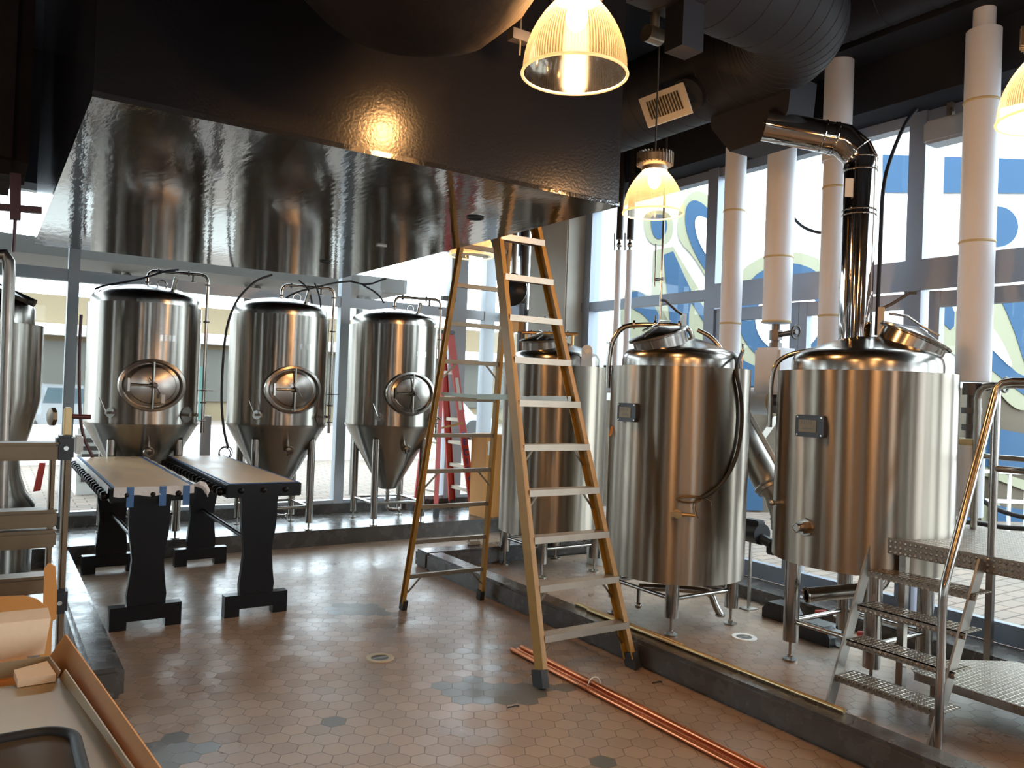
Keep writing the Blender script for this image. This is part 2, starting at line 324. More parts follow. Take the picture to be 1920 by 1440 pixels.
    def prism(s, poly, o, u, v, t):
        """polygon in the (u, v) frame at o, thickness t along u x v"""
        o, u, v = Vector(o), Vector(u), Vector(v); n = u.cross(v).normalized()
        a = [s.b.verts.new(o + u * x + v * y) for x, y in poly]; b = [s.b.verts.new(p.co + n * t) for p in a]
        s.b.faces.new(a[::-1]); s.b.faces.new(b); k = len(a)
        for i in range(k): s.b.faces.new((a[i], a[(i + 1) % k], b[(i + 1) % k], b[i]))
        return s
    def poly3(s, pts, n, t):
        n = Vector(n).normalized(); a = [s.b.verts.new(Vector(p)) for p in pts]; b = [s.b.verts.new(Vector(p) + n * t) for p in pts]
        s.b.faces.new(a[::-1]); s.b.faces.new(b); k = len(a)
        for i in range(k): s.b.faces.new((a[i], a[(i + 1) % k], b[(i + 1) % k], b[i]))
        return s
    def torus(s, c, R, r, axis=(0, 0, 1), sx=1.0, n=40, k=10, sq=1.0):
        prof = [(R + r * math.cos(2 * PI * i / k), r * sq * math.sin(2 * PI * i / k)) for i in range(k)]
        return s.lathe(prof, c, axis, n, sx, close=True)
    def build(s, name, m, parent=None, smooth=True, kind=None, label=None, weld=False):
        bmesh.ops.recalc_face_normals(s.b, faces=s.b.faces)
        me = bpy.data.meshes.new(name); org = Vector((0, 0, 0)); p = parent
        while p is not None: org += p.location; p = p.parent
        for v in s.b.verts: v.co -= org
        s.b.to_mesh(me); s.b.free(); me.materials.append(m)
        o = bpy.data.objects.new(name, me); COL.objects.link(o); o.parent = parent
        if smooth:
            me.shade_smooth(); me.set_sharp_from_angle(angle=math.radians(38))
        if kind: o['kind'] = kind
        if label: o['label'] = label
        return o
def split(mb, name, m, parent=None, smooth=True):
    """one object per loose piece"""
    left = set(mb.b.verts); out = []
    while left:
        st = [left.pop()]; isl = {st[0]}
        while st:
            v = st.pop()
            for e in v.link_edges:
                o = e.other_vert(v)
                if o in left: left.discard(o); isl.add(o); st.append(o)
        nb = MB(); mp = {v: nb.b.verts.new(v.co) for v in isl}
        for f in {f for v in isl for f in v.link_faces}:
            nb.b.faces.new([mp[v] for v in f.verts])
        out.append(nb.build(name, m, parent, smooth))
    mb.b.free()
    return out
def tag(o, label, cat, group=None, kind=None):
    o['label'] = label; o['category'] = cat
    if group: o['group'] = group
    if kind: o['kind'] = kind
    return o
def thing(name, loc, label, cat, group=None):
    o = bpy.data.objects.new(name, None); COL.objects.link(o); o.location = loc; o.empty_display_size = .1
    return tag(o, label, cat, group)
def one(mb, name, m, loc, label, cat, group=None, smooth=True):
    """a thing that is a single mesh with its origin at loc"""
    for v in mb.b.verts: v.co -= Vector(loc)
    o = mb.build(name, m, smooth=smooth); o.location = loc
    return tag(o, label, cat, group)
def dup(root, loc, label=None, rotz=None):
    r = root.copy(); COL.objects.link(r); r.location = loc
    if rotz is not None: r.rotation_euler.z = rotz
    if label: r['label'] = label
    for ch in list(root.children):
        c = ch.copy(); COL.objects.link(c); c.parent = r
        for g in ch.children:
            d = g.copy(); COL.objects.link(d); d.parent = c
    return r
def struct(name, mb, m, smooth=False): return mb.build(name, m, smooth=smooth, kind='structure')
def ell(r, a0, a1, n=10): return [(r * math.cos(math.radians(a0 + (a1 - a0) * i / n)), r * math.sin(math.radians(a0 + (a1 - a0) * i / n))) for i in range(n + 1)]

WX, WY = 5.9, 9.2          # right-hand and back window walls
PZ = 0.165                 # fermenter platform height
CZ = 4.85                  # ceiling

# ================================================================== STRUCTURE
struct('floor', MB().box(-6.5, 5.6, -6, 9.3, -0.1, 0), M['hex'])
struct('trim_1', MB().box(-6.5, 5.88, 8.07, 9.3, -0.05, PZ, 0.012), M['curb'], True)                 # fermenter platform
struct('trim_2', MB().box(3.49, 3.665, -4, 6.62, 0, 0.16, 0.02), M['curb'], True)                    # brewhouse curb
struct('trim_3', MB().box(3.49, 5.5, 6.62, 6.86, 0, 0.16, 0.02), M['curb'], True)
struct('trim_4', MB().box(0.5, 0.677, 4.61, 8.07, 0, 0.17, 0.025), M['curb'], True)                  # left curb
struct('trim_5', MB().box(5.5, 5.86, -6, 9.08, -0.05, 0.10, 0.01), M['curb'], True)                  # sill curb right
struct('trim_6', MB().box(-6.5, 5.9, 9.08, 9.3, PZ - .05, 0.275, 0.01), M['curb'], True)             # sill curb back
struct('ceiling', MB().box(-6.6, 6.1, -6.1, 9.4, CZ, CZ + .2), M['ceiling'])
bk = struct('trim_7', MB().box(0.257, 2.447, 2.86, 6.40, 2.60, CZ), M['lacquer'])                    # black bulkhead
struct('trim_8', MB().box(0.254, 2.45, 2.857, 6.403, 2.58, 2.60), M['soffit'])
# beam over the right-hand windows and its lower step
struct('trim_9', MB().box(5.55, 6.05, -6, 9.4, 3.93, 4.3).box(5.2, 6.05, -6, 9.4, 4.3, CZ), M['ceiling'])
struct('trim_10', MB().box(-6.5, 6.1, 9.1, 9.4, 3.55, CZ), M['ceiling'])
# concrete column
mb = MB().box(5.62, 6.15, 7.45, 8.22, 0.1, CZ, 0.015)
struct('trim_11', mb, M['concrete'])
# back and side walls of the dining room behind the viewpoint
mb = MB().box(-6.6, 6.1, -6.2, -6, 0, .6).box(-6.6, 6.1, -6.2, -6, 3.0, CZ)
xs = (-6.6, -4.0, -3.5, -1.6, -1.25, .6, 1.3, 2.9, 3.1, 4.6, 4.95, 6.1)  # unseen narrow openings, spaced for bright stripes reflected in the tanks
for k in range(0, len(xs), 2): mb.box(xs[k], xs[k + 1], -6.2, -6, .6, 3.0)
struct('wall_rear', mb, M['roomwall'])
struct('window_4', MB().box(-6.6, 6.1, -6.11, -6.10, .6, 3.0), M['pane'])
mb = MB().box(-6.7, -6.5, -6, 9.4, 0, 0.9).box(-6.7, -6.5, -6, 9.4, 3.0, CZ)
ys = (-6, -4.4, -4.0, -1.2, -.9, 2.2, 2.8, 5.6, 5.9, 9.4)  # mostly closed, slots kept narrow to limit white reflections in the steel
for k in range(0, len(ys), 2): mb.box(-6.7, -6.5, ys[k], ys[k + 1], .9, 3.0)
struct('wall_left', mb, M['roomwall'])
struct('window_1', MB().box(-6.61, -6.60, -6, 9.4, .9, 3.0), M['pane'])
mb = MB()
for x0, w_ in ((-6.0, .7), (-4.6, .35), (-2.9, 1.0), (-.9, .5), (.2, .3), (1.7, .9), (3.4, .4), (5.1, .7)): mb.box(x0, x0 + w_, -5.99, -5.8, 0, 3.2)  # unseen wood panels, added for orange stripes in the steel reflections
struct('trim_12', mb, M['rackwood'])

# ---- back window wall
def frame_bars(mb, lst):
    for b in lst: mb.box(*b)
mb = MB()
for x0, x1 in ((-6.3, -6.2), (-3.6, -3.5), (-2.16, -2.06), (0.67, 0.77), (3.54, 3.66), (5.03, 5.28), (5.56, 5.72)): mb.box(x0, x1, 9.14, 9.26, .275, 3.55)
mb.box(-6.5, 6.1, 9.15, 9.25, 2.63, 2.75).box(-6.5, 6.1, 9.15, 9.25, .275, .31).box(-6.5, 6.1, 9.12, 9.25, 3.48, 3.55)
fr = struct('window_2', mb, M['framelight'])
MB().box(-6.5, 6.1, 9.205, 9.212, .31, 3.49).build('pane', M['pane'], fr, smooth=False)
# ---- right-hand window wall
mb = MB()
for y0, y1 in ((7.28, 7.40), (5.37, 5.50), (3.33, 3.46), (1.3, 1.42), (-.75, -.63), (-2.8, -2.7), (-4.9, -4.8)): mb.box(5.84, 5.98, y0, y1, .1, 3.93)
mb.box(5.847, 5.973, 5.502, 9.3, 2.66, 2.76).box(5.853, 5.967, -6, 9.3, 3.84, 3.925)
mb.box(5.82, 6.0, -6, 5.4, 2.60, 2.80).box(5.80, 5.818, -6, 5.4, 2.565, 2.63)
mb.box(5.85, 5.97, 5.502, 9.3, .102, .16)
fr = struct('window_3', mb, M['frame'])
MB().box(5.905, 5.912, 5.5, 9.3, .16, 3.86).box(5.905, 5.912, -6, 5.4, 2.8, 3.86).build('pane', M['pane'], fr, smooth=False)
# inner light faces of the mullions
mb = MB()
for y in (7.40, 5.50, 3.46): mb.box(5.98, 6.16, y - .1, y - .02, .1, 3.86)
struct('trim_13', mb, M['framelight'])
# ---- folding glass doors under the transom: one leaf per panel
leaf = [(5.36, 4.42), (4.42, 3.36), (3.28, 2.22), (2.22, 1.42), (1.3, .3), (.3, -.62)]
for i, (ya, yb) in enumerate(leaf):
    mb = MB(); t = .085
    mb.box(5.86, 5.93, yb, yb + t, .10, 2.56).box(5.86, 5.93, ya - t, ya - .004, .10, 2.56).box(5.862, 5.928, yb + t, ya - t, .10, .24).box(5.862, 5.928, yb + t, ya - t, 2.44, 2.555)
    d = struct('door_%d' % (i + 1), mb, M['frame'])
    MB().box(5.888, 5.895, yb + t, ya - t, .24, 2.44).build('pane', M['pane'], d, smooth=False)

# ================================================================== OUTSIDE
struct('trim_14', MB().box(-60, 60, 9.3, 90, -.06, 0.02).box(5.86, 60, -20, 9.3, -.06, 0.02), M['paver'])
# canopy over the terrace behind, its posts and braces
struct('trim_15', MB().box(-5, 5.1, 10.6, 12.2, 3.05, 3.25), M['canopy'])
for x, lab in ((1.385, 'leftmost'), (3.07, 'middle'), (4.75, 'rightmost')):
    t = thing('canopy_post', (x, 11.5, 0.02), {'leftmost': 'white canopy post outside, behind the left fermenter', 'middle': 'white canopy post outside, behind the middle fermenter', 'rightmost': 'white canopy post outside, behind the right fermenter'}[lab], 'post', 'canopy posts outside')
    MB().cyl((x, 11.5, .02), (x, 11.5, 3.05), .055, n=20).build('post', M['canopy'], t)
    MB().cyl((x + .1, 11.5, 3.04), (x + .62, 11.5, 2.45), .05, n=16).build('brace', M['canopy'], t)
# shop across the street
t = thing('shop_building', (2, 34, 0), 'beige shop building across the street beyond the back windows', 'building')
MB().box(-22, 30, 34, 40, 0, 4.6).build('wall', M['stucco'], t, smooth=False)
MB().box(-22, 30, 33.2, 34, 3.1, 3.5).build('fascia', M['whitepaint'], t, smooth=False)
for k in range(9): MB().box(-20 + k * 5.2, -16 + k * 5.2, 33.9, 33.98, .8, 2.9).build('shop_window', M['shopdark'], t, smooth=False)
MB().box(6.6, 7.4, 33.8, 33.99, 0, 2.2).build('door', M['teal'], t, smooth=False)
t = thing('office_building', (36, 30, 0), 'pale building far outside, seen between the ladder rails', 'building')
MB().box(31, 44, 24, 34, 0, 4.2).build('wall', M['stucco'], t, smooth=False)
MB().box(31, 44, 23.6, 24, 2.6, 3.0).build('fascia', M['whitepaint'], t, smooth=False)
one(MB().box(-14, 9, 16.9, 17.1, .02, .75), 'low_wall', M['whitepaint'], (0, 17, 0), 'low white wall beyond the terrace outside', 'wall', smooth=False)
def car(x, y, m, label):
    t = thing('car', (x, y, .02), label, 'car', 'parked cars outside')
    prof = [(-2.1, .25), (2.1, .25), (2.15, .7), (1.3, .85), (.7, 1.4), (-1.0, 1.42), (-1.7, .9), (-2.15, .8)]
    MB().prism(prof, (x, y + .85, 0), (1, 0, 0), (0, 0, 1), 1.7).build('body', m, t)
    MB().prism([(-.95, .95), (.95, .95), (.6, 1.33), (-.85, 1.34)], (x, y - .86, 0), (1, 0, 0), (0, 0, 1), -.01).build('window', M['carglass'], t)
    for dx in (-1.35, 1.3): MB().cyl((x + dx, y - .9, .34), (x + dx, y - .65, .34), .32).build('wheel', M['rubber'], t)
car(2.2, 24, M['carw'], 'white parked car outside, seen just right of the leftmost tank')
car(12.5, 24, M['card_b'], 'silver parked car outside, seen between the left and middle fermenters')
car(18.6, 23.6, M['carw'], 'white parked car outside, seen between the middle and right fermenters')
# louvred bin by the terrace
t = thing('slatted_bin', (1.6, 12.6, .02), 'white slatted bin outside, left of the left fermenter', 'bin')
MB().box(1.12, 1.75, 12.6, 13.2, .02, .95).build('body', M['whitepaint'], t, smooth=False)
mb = MB()
for k in range(6): mb.box(1.18, 1.69, 12.58, 12.6, .2 + k * .11, .26 + k * .11)
mb.build('louvre', M['darksteel'], t, smooth=False)

# ---- hoarding with the mural, facing the room
FW = Vector((0.5509, 0.8345, 0.0)).normalized(); RT = Vector((FW.y, -FW.x, 0)); HD = 12.0
def hoard(px, py, off=0.0):
    d = ray(px, py); return CAM + d * ((HD - off) / d.dot(FW))
hc = FW * HD
t = thing('mural_hoarding', (hc.x + RT.x * 5, hc.y + RT.y * 5, 0.02), 'tall street hoarding outside with a blue and cream lettered mural over bare plywood', 'hoarding')
def hpanel(u0, u1, z0, z1, d, nm, m):
    a = hc + RT * u0 + FW * d; bb = hc + RT * u1 + FW * d
    mb = MB(); mb.poly3([(a.x, a.y, z0), (bb.x, bb.y, z0), (bb.x, bb.y, z1), (a.x, a.y, z1)], FW, .05); return mb.build(nm, m, t, smooth=False)
hpanel(.95, 11, .02, 2.0, 0.02, 'plywood_panel', M['ply'])
hpanel(.95, 11, 2.0, 7.2, 0.02, 'white_panel', M['whitepaint'])
def paint(pts, m, off, nm):
    mb = MB(); mb.poly3([hoard(x, y, off) for x, y in pts], -FW, .006); return mb.build(nm, m, t, smooth=False)
def smooth_px(pts, k=2):
    for _ in range(k):
        q = []
        n = len(pts)
        for i in range(n):
            a, b = pts[i], pts[(i + 1) % n]
            q += [(a[0] * .75 + b[0] * .25, a[1] * .75 + b[1] * .25), (a[0] * .25 + b[0] * .75, a[1] * .25 + b[1] * .75)]
        pts = q
    return pts
def circ(cx, cy, rx, ry, n=28): return [(cx + rx * math.cos(2 * PI * i / n), cy + ry * math.sin(2 * PI * i / n)) for i in range(n)]
CR = [smooth_px([(1268, 430), (1275, 385), (1300, 355), (1330, 365), (1345, 395), (1345, 540), (1330, 530), (1300, 480), (1275, 455)]),
      smooth_px([(1205, 395), (1262, 395), (1262, 455), (1225, 462), (1208, 440)]),
      [(1225, 470), (1262, 462), (1345, 600), (1345, 660), (1235, 660), (1222, 560)],
      smooth_px([(1165, 540), (1215, 548), (1250, 590), (1262, 640), (1165, 640)]),
      circ(1478, 590, 122, 118),
      smooth_px([(1758, 600), (1790, 585), (1830, 560), (1935, 540), (1935, 770), (1900, 768), (1860, 720), (1820, 690), (1758, 640)]),
      [(1815, 862), (1860, 868), (1872, 885), (1935, 905), (1935, 925), (1870, 900), (1815, 882)],
      circ(1858, 963, 20, 30), [(1800, 1035), (1850, 1040), (1845, 1075), (1800, 1070)]]
for p in CR: paint(p, M['mcream'], .01, 'cream_letter')
WH = [smooth_px([(1302, 412), (1312, 402), (1340, 420), (1340, 500), (1318, 470), (1305, 440)]), circ(1478, 600, 62, 62),
      smooth_px([(1850, 600), (1880, 640), (1905, 700), (1860, 655), (1845, 640)])]
BL = [smooth_px([(1284, 400), (1290, 380), (1303, 374), (1322, 384), (1345, 415), (1345, 440), (1322, 412), (1308, 405), (1301, 415), (1304, 436), (1316, 462), (1345, 505), (1345, 530), (1322, 508), (1300, 470), (1286, 432)]),
      smooth_px([(1219, 412), (1225, 402), (1246, 402), (1252, 420), (1248, 440), (1236, 451), (1224, 442)]),
      [(1244, 478), (1262, 471), (1282, 515), (1296, 545), (1330, 590), (1345, 612), (1345, 640), (1322, 608), (1296, 566), (1292, 585), (1290, 650), (1248, 650), (1256, 600), (1250, 540)],
      smooth_px([(1178, 548), (1200, 545), (1222, 565), (1240, 600), (1250, 640), (1235, 635), (1212, 592), (1178, 575)]),
      [(1655, 290), (1935, 299), (1935, 363), (1655, 361)],
      circ(1871, 425, 38, 38),
      circ(1478, 590, 95, 97),
      smooth_px([(1762, 563), (1790, 572), (1788, 625), (1762, 600)], 1),
      [(1873, 556), (1935, 552), (1935, 720), (1918, 672), (1903, 625), (1887, 585)],
      [(1852, 650), (1907, 699), (1935, 712), (1935, 752), (1885, 715), (1852, 688)],
      [(1815, 790), (1842, 798), (1935, 816), (1935, 890), (1870, 880), (1815, 868)],
      smooth_px([(1800, 940), (1832, 948), (1825, 1000), (1812, 1020), (1800, 1020)], 1),
      [(1870, 948), (1935, 958), (1935, 1005), (1870, 995)],
      [(1385, 672), (1424, 690), (1424, 724), (1385, 724)],
      [(1385, 868), (1402, 882), (1429, 920), (1431, 957), (1385, 957)]]
for p in BL: paint(p, M['mblue'], .02, 'blue_letter')
for p in WH: paint(p, M['whitepaint'], .03, 'letter_counter')
# steel props of the hoarding
mb = MB()
for u in (2.7, 5.2, 7.2): a = hc + RT * u - FW * .06; mb.bar((a.x, a.y, .02), (a.x, a.y, 2.1), .08, .05, up=RT)
a = hc + RT * 3.2 - FW * .1; b2 = hc + RT * 4.3 - FW * .1
mb.bar((a.x, a.y, .3), (b2.x, b2.y, 2.0), .09, .05, up=FW)
split(mb, 'steel_prop', M['galv'], t, False)
# white guard rail on the terrace in front of the hoarding
g0 = CAM + ray(1800, 880) * (9.6 / ray(1800, 880).dot(FW)); g0.z = .02
t2 = thing('guard_rail', (g0.x, g0.y, .02), 'white metal guard rail outside, right of the boil kettle', 'railing')
mb = MB(); e = g0 + RT * 2.2
for z in (.95, .6): mb.bar((g0.x, g0.y, z), (e.x, e.y, z), .05, .04)
split(mb, 'rail', M['whitepaint'], t2, False)
mb = MB()
for k in range(12): a = g0 + RT * (k * .2); mb.bar((a.x, a.y, .02), (a.x, a.y, .95), .03, .03, up=RT)
split(mb, 'baluster', M['whitepaint'], t2, False)
q = ox(1125, 665, 7.2)
t2 = thing('street_barrier', (7.2, q.y, .02), 'dark banner on a white barrier outside, behind the twin riser pipes', 'barrier')
MB().box(7.2, 7.25, q.y - .9, q.y + .5, 1.75, 1.98).build('banner', M['darksteel'], t2, smooth=False)
MB().box(7.2, 7.26, q.y - 1, q.y + .6, 1.62, 1.72).box(7.2, 7.25, q.y - .1, q.y - .02, .02, 1.65).box(7.2, 7.25, q.y + .52, q.y + .6, .02, 1.65).box(7.2, 7.25, q.y - 1, q.y - .92, .02, 1.65).build('frame', M['whitepaint'], t2, smooth=False)

# ================================================================== LAMPS
def make_lamp(loc, label):
    x, y, z = loc                                     # z is the rim
    t = thing('pendant_lamp', (x, y, z), label, 'lamp', 'ribbed glass pendant lamps')
    prof = []
    for i in range(13):
        a = i / 12
        prof.append((.202 - .122 * a ** 2.1, .285 * (a ** .92)))
    S = .85
    prof = [(a * S, b * S) for a, b in prof]; n0 = len(prof)
    g = MB().lathe(prof, (x, y, z), n=72).build('glass_dome', M['prism'], t)
    MB().torus((x, y, z), .203 * S, .005, n=72).build('rim', M['prismrim'], g)
    mb = MB().lathe([(a * S, b * S) for a, b in [(.0, .40), (.10, .40), (.115, .385), (.115, .335), (.10, .318), (.085, .312), (.085, .285), (.0, .285)]], (x, y, z), n=40)
    h = mb.build('lamp_housing', M['galv'], t)
    mb = MB()
    for k in range(30):
        a = 2 * PI * k / 30; R = Matrix.Rotation(a, 4, 'Z')
        c = Vector((x, y, z + .365 * S)) + R @ Vector((.112 * S, 0, 0))
        mb.bar(c - Vector((0, 0, .035)), c + Vector((0, 0, .035)), .004, .02, up=R @ Vector((1, 0, 0)))
    mb.build('cooling_fin', M['galv'], h, smooth=False)
    MB().cyl((x, y, z + .4 * S), (x, y, CZ), .005, n=8).build('cord', M['rubber'], t)
    MB().ball((x, y, z + .19), .036, (1, 1, 1.3)).build('bulb', M['bulb'], t)
    ld = bpy.data.lights.new('lamp_light', 'POINT'); ld.energy = LAMP_W; ld.color = WARM; ld.shadow_soft_size = .05
    lo = bpy.data.objects.new('lamp_light', ld); COL.objects.link(lo); lo.parent = t; lo.location = (0, 0, .10)
    return t
l0 = make_lamp((1.583, 2.095, 2.745), 'large glowing ribbed glass pendant lamp, nearest the viewer in front of the black bulkhead')
dup(l0, (3.162, 3.392, 2.745), 'ribbed glass pendant lamp with finned grey housing hanging over the middle kettle')
dup(l0, (3.162, 5.44, 2.745), 'ribbed glass pendant lamp low behind the bulkhead edge, beside the yellow ladder')
dup(l0, (3.162, 1.343, 2.745), 'ribbed glass pendant lamp cut off by the right edge of the photo')
dup(l0, (1.58, .05, 2.745), 'ribbed glass pendant lamp over the floor behind the viewpoint')
dup(l0, (3.162, -.7, 2.745), 'ribbed glass pendant lamp behind the viewpoint by the right-hand windows')
dup(l0, (-1.2, .05, 2.745), 'ribbed glass pendant lamp left of the viewpoint')

# ================================================================== BULKHEAD FITTINGS
for (px, py, r, lab) in ((891, 408, .045, 'small dark round downlight in the black soffit, nearest the ladder'), (610, 490, .04, 'small dark round downlight at the far end of the black soffit')):
    p = oz(px, py, 2.58)
    mb = MB().lathe([(r, 0), (r, -.006), (r * .8, -.008), (r * .78, .0), (0, .0)], (p.x, p.y, 2.5795), n=32)
    one(mb, 'recessed_downlight', M['plastic'], (p.x, p.y, 2.579), lab, 'downlight')
p = oz(715, 460, 2.58)
one(MB().box(p.x - .03, p.x + .03, p.y - .015, p.y + .015, 2.572, 2.58), 'sprinkler_plate', M['galv'], (p.x, p.y, 2.579), 'tiny pale plate on the black soffit, midway along', 'plate')

# ================================================================== DUCTS
def arc(c, r, a0, a1, z, n=10): return [(c[0] + r * math.cos(math.radians(a0 + (a1 - a0) * i / n)), c[1] + r * math.sin(math.radians(a0 + (a1 - a0) * i / n)), z) for i in range(n + 1)]
zc = 4.04
t = thing('spiral_duct', (4.3, 5, zc), 'large grey-blue spiral duct bending over the flue, with the square grille', 'duct')
path = [(4.3, 8.6, zc), (4.3, 6, zc), (4.3, 4.2, zc)] + arc((3.7, 3.65), .6, 0, -90, zc, 12) + [(2.95, 3.05, zc), (2.46, 3.05, zc)]
MB().tube(path, .32, 40).build('duct_run', M['duct'], t)
mb = MB()
def seams(mb, path, r, step, rr=.005):
    P = [Vector(p) for p in path]
    for a, b in zip(P, P[1:]):
        d = (b - a); L_ = d.length; n = max(1, int(L_ / step))
        for k in range(n): mb.torus(a + d * ((k + .5) / n), r, rr, d, n=32, k=4)
seams(mb, path, .3195, .16, .0035)
split(mb, 'spiral_seam', M['duct'], t)
gp = [ox(x, y, 3.93) for x, y in ((1200, 187), (1282, 155), (1300, 212), (1218, 240))]
gu = (gp[1] - gp[0]); gv = (gp[3] - gp[0]); gn = gu.cross(gv).normalized()
if gn.x > 0: gn = -gn
g = MB().poly3(gp, gn, .015).build('grille', M['whitepaint'], t, smooth=False)
mb = MB()
for k in range(12):
    a = gp[0] + gu * (.16 + .68 * k / 11) + gv * .2 + gn * .017; b = a + gv * .6
    mb.bar(a, b, .012, .006, up=gn)
mb.build('louvre', M['galv'], g, smooth=False)
MB().cyl((4.2, 4.05, zc - .1), (4.0, 4.0, zc - .25), .12).build('takeoff', M['duct'], t)
t = thing('straight_duct', (5.1, 2, 4.5), 'straight grey duct high above the boil kettle, running along the right-hand windows', 'duct')
MB().tube([(5.0, 3.6, 4.47), (5.0, -3, 4.47)], .2, 32).build('duct_run', M['duct'], t)
mb = MB(); seams(mb, [(5.0, 3.6, 4.47), (5.0, -1, 4.47)], .202, .3, .004); split(mb, 'seam', M['duct'], t)
# boot that takes the flue
bz = [ox(x, y, 4.3) for x, y in ((1333, 240), (1368, 284), (1457, 256), (1478, 205))]
mb = MB(); mb.poly3([(4.3, p.y, p.z) for p in bz] + [(4.3, bz[3].y - .02, zc - .22), (4.3, bz[0].y + .02, zc - .22)], (1, 0, 0), .26)
one(mb, 'duct_boot', M['duct'], (4.3, 3.6, 3.5), 'dark angular sheet-metal boot joining the steel flue to the duct', 'duct boot', smooth=False)
# wrapped duct elbow over the viewpoint side of the bulkhead
c = oy(772, -205, 2.2)
mb = MB()
mb.tube([(c.x + .02, 2.2, CZ - .002)] + [(c.x + .02, 2.2, c.z + .45)] + [(c.x + .02, 2.2 - .0, c.z + .3)], .42, 40)
mb.lathe([(0, -.46), (.12, -.45), (.26, -.39), (.37, -.28), (.44, -.13), (.46, 0), (.45, .15), (.42, .35)], (c.x + .02, 2.2, c.z), n=48)
from mathutils import noise
for v in mb.b.verts:
    q = Vector((v.co.x, v.co.y, v.co.z)); f = noise.noise(q * 4.5) * .035 + noise.noise(q * 11) * .012
    dv = Vector((v.co.x - c.x, v.co.y - 2.2, 0)); v.co.x = c.x + (v.co.x - c.x) * 1.03
    v.co += (dv.normalized() if dv.length > .01 else Vector((0, 0, -1))) * f + Vector((0, 0, f * .6 if v.co.z < CZ - .05 else 0))
one(mb, 'wrapped_duct', M['wrap'], (c.x, 2.2, c.z), 'brown wrapped duct bulging down at the top in front of the bulkhead', 'duct')
# ceiling bits
p = oy(962, 78, 2.6)
one(MB().box(p.x - .045, p.x + .03, 2.53, 2.57, p.z - .02, p.z + .02).cyl((p.x, 2.55, p.z - .07), (p.x, 2.55, p.z), .004, n=8).cyl((p.x, 2.55, p.z), (p.x, 2.55, CZ), .004, n=8), 'hanger_bracket', M['galv'], (p.x, 2.55, p.z), 'small metal hanger bracket beside the large pendant lamp', 'bracket', smooth=False)
p = ox(1252, 50, 2.9)
t = thing('ceiling_box', (2.9, p.y, p.z), 'grey box panel hanging from the ceiling right of the large lamp', 'box')
MB().box(2.9, 3.05, p.y - .11, p.y + .02, p.z - .13, CZ - .001).build('housing', M['duct'], t, smooth=False)
MB().cyl((2.86, p.y + .12, p.z), (2.96, p.y + .12, p.z), .045).build('round_box', M['galv'], t)
MB().cyl((2.92, p.y + .12, p.z), (2.92, p.y + .12, CZ), .025).build('conduit', M['galv'], t)
# dark equipment hanging at the far left
a = oy(0, 200, 4.6); b = oy(52, 335, 4.6)
t = thing('hanging_duct', (b.x - .3, 4.6, b.z), 'dark round-cornered duct hanging at the upper left edge', 'duct')
MB().box(b.x - .75, b.x, 4.5, 5.2, b.z + .0, CZ, .07).build('casing', M['wrap'], t)
h1 = oy(28, 338, 4.6); h2 = oy(28, 415, 4.6); h3 = oy(24, 475, 4.6)
MB().bar((h1.x, 4.55, h1.z + .02), (h2.x, 4.55, h2.z), .045, .045, up=(0, 1, 0)).build('support', M['hosered'], t, smooth=False)
MB().cyl((h2.x, 4.55, h2.z), (h3.x, 4.55, h3.z), .008, n=8).build('rod', M['hosered'], t)
a = oy(-40, 388, 4.6); b = oy(77, 398, 4.6)
MB().bar((a.x, 4.55, a.z), (b.x, 4.55, b.z), .04, .03).build('strut', M['hosered'], t, smooth=False)

# ================================================================== INSULATED PIPES ALONG THE RIGHT-HAND WINDOWS
PX = 5.36
def wpipe(px, py, r, z0, z1, seams_z, label, steps=(), x=PX):
    c = ox(px, py, x)
    t = thing('insulated_pipe', (x, c.y, z0), label, 'pipe', 'large white insulated pipes')
    MB().cyl((x, c.y, z0), (x, c.y, z1), r, n=40).build('jacket', M['white'], t)
    for (za, zb, rb) in steps: MB().cyl((x, c.y, za), (x, c.y, zb), rb, n=36).build('upper_jacket', M['white'], t)
    mb = MB()
    for z in seams_z: mb.torus((x, c.y, z), r, .006, n=40, k=6, sq=1.6)
    if seams_z: split(mb, 'tape_band', M['tape'], t)
    return t, c.y
def zx(px, py, x=PX): return ox(px, py, x).z
tA, yA = wpipe(1371, 560, .09, 1.0, 4.3, [zx(1376, 397), zx(1371, 607), zx(1368, 705)], 'white insulated pipe directly behind the middle kettle, leftmost of the four large ones')
tB, yB = wpipe(1461, 450, .113, zx(1456, 606), 4.3, [zx(1462, 268), zx(1460, 483), zx(1456, 604)], 'short white insulated pipe ending above a valve between the two right kettles')
tC, yC = wpipe(1559, 560, .092, 1.0, 3.98, [zx(1570, 352), zx(1556, 593)], 'white insulated pipe just left of the tall steel flue', [(zx(1580, 300), 4.3, .105)])
tD, yD = wpipe(1834, 400, .105, zx(1826, 716), zx(1841, 60), [zx(1838, 193), zx(1832, 455)], 'thick white insulated pipe at the right, its bottom end above a valve', [(zx(1841, 60), 4.3, .067)])
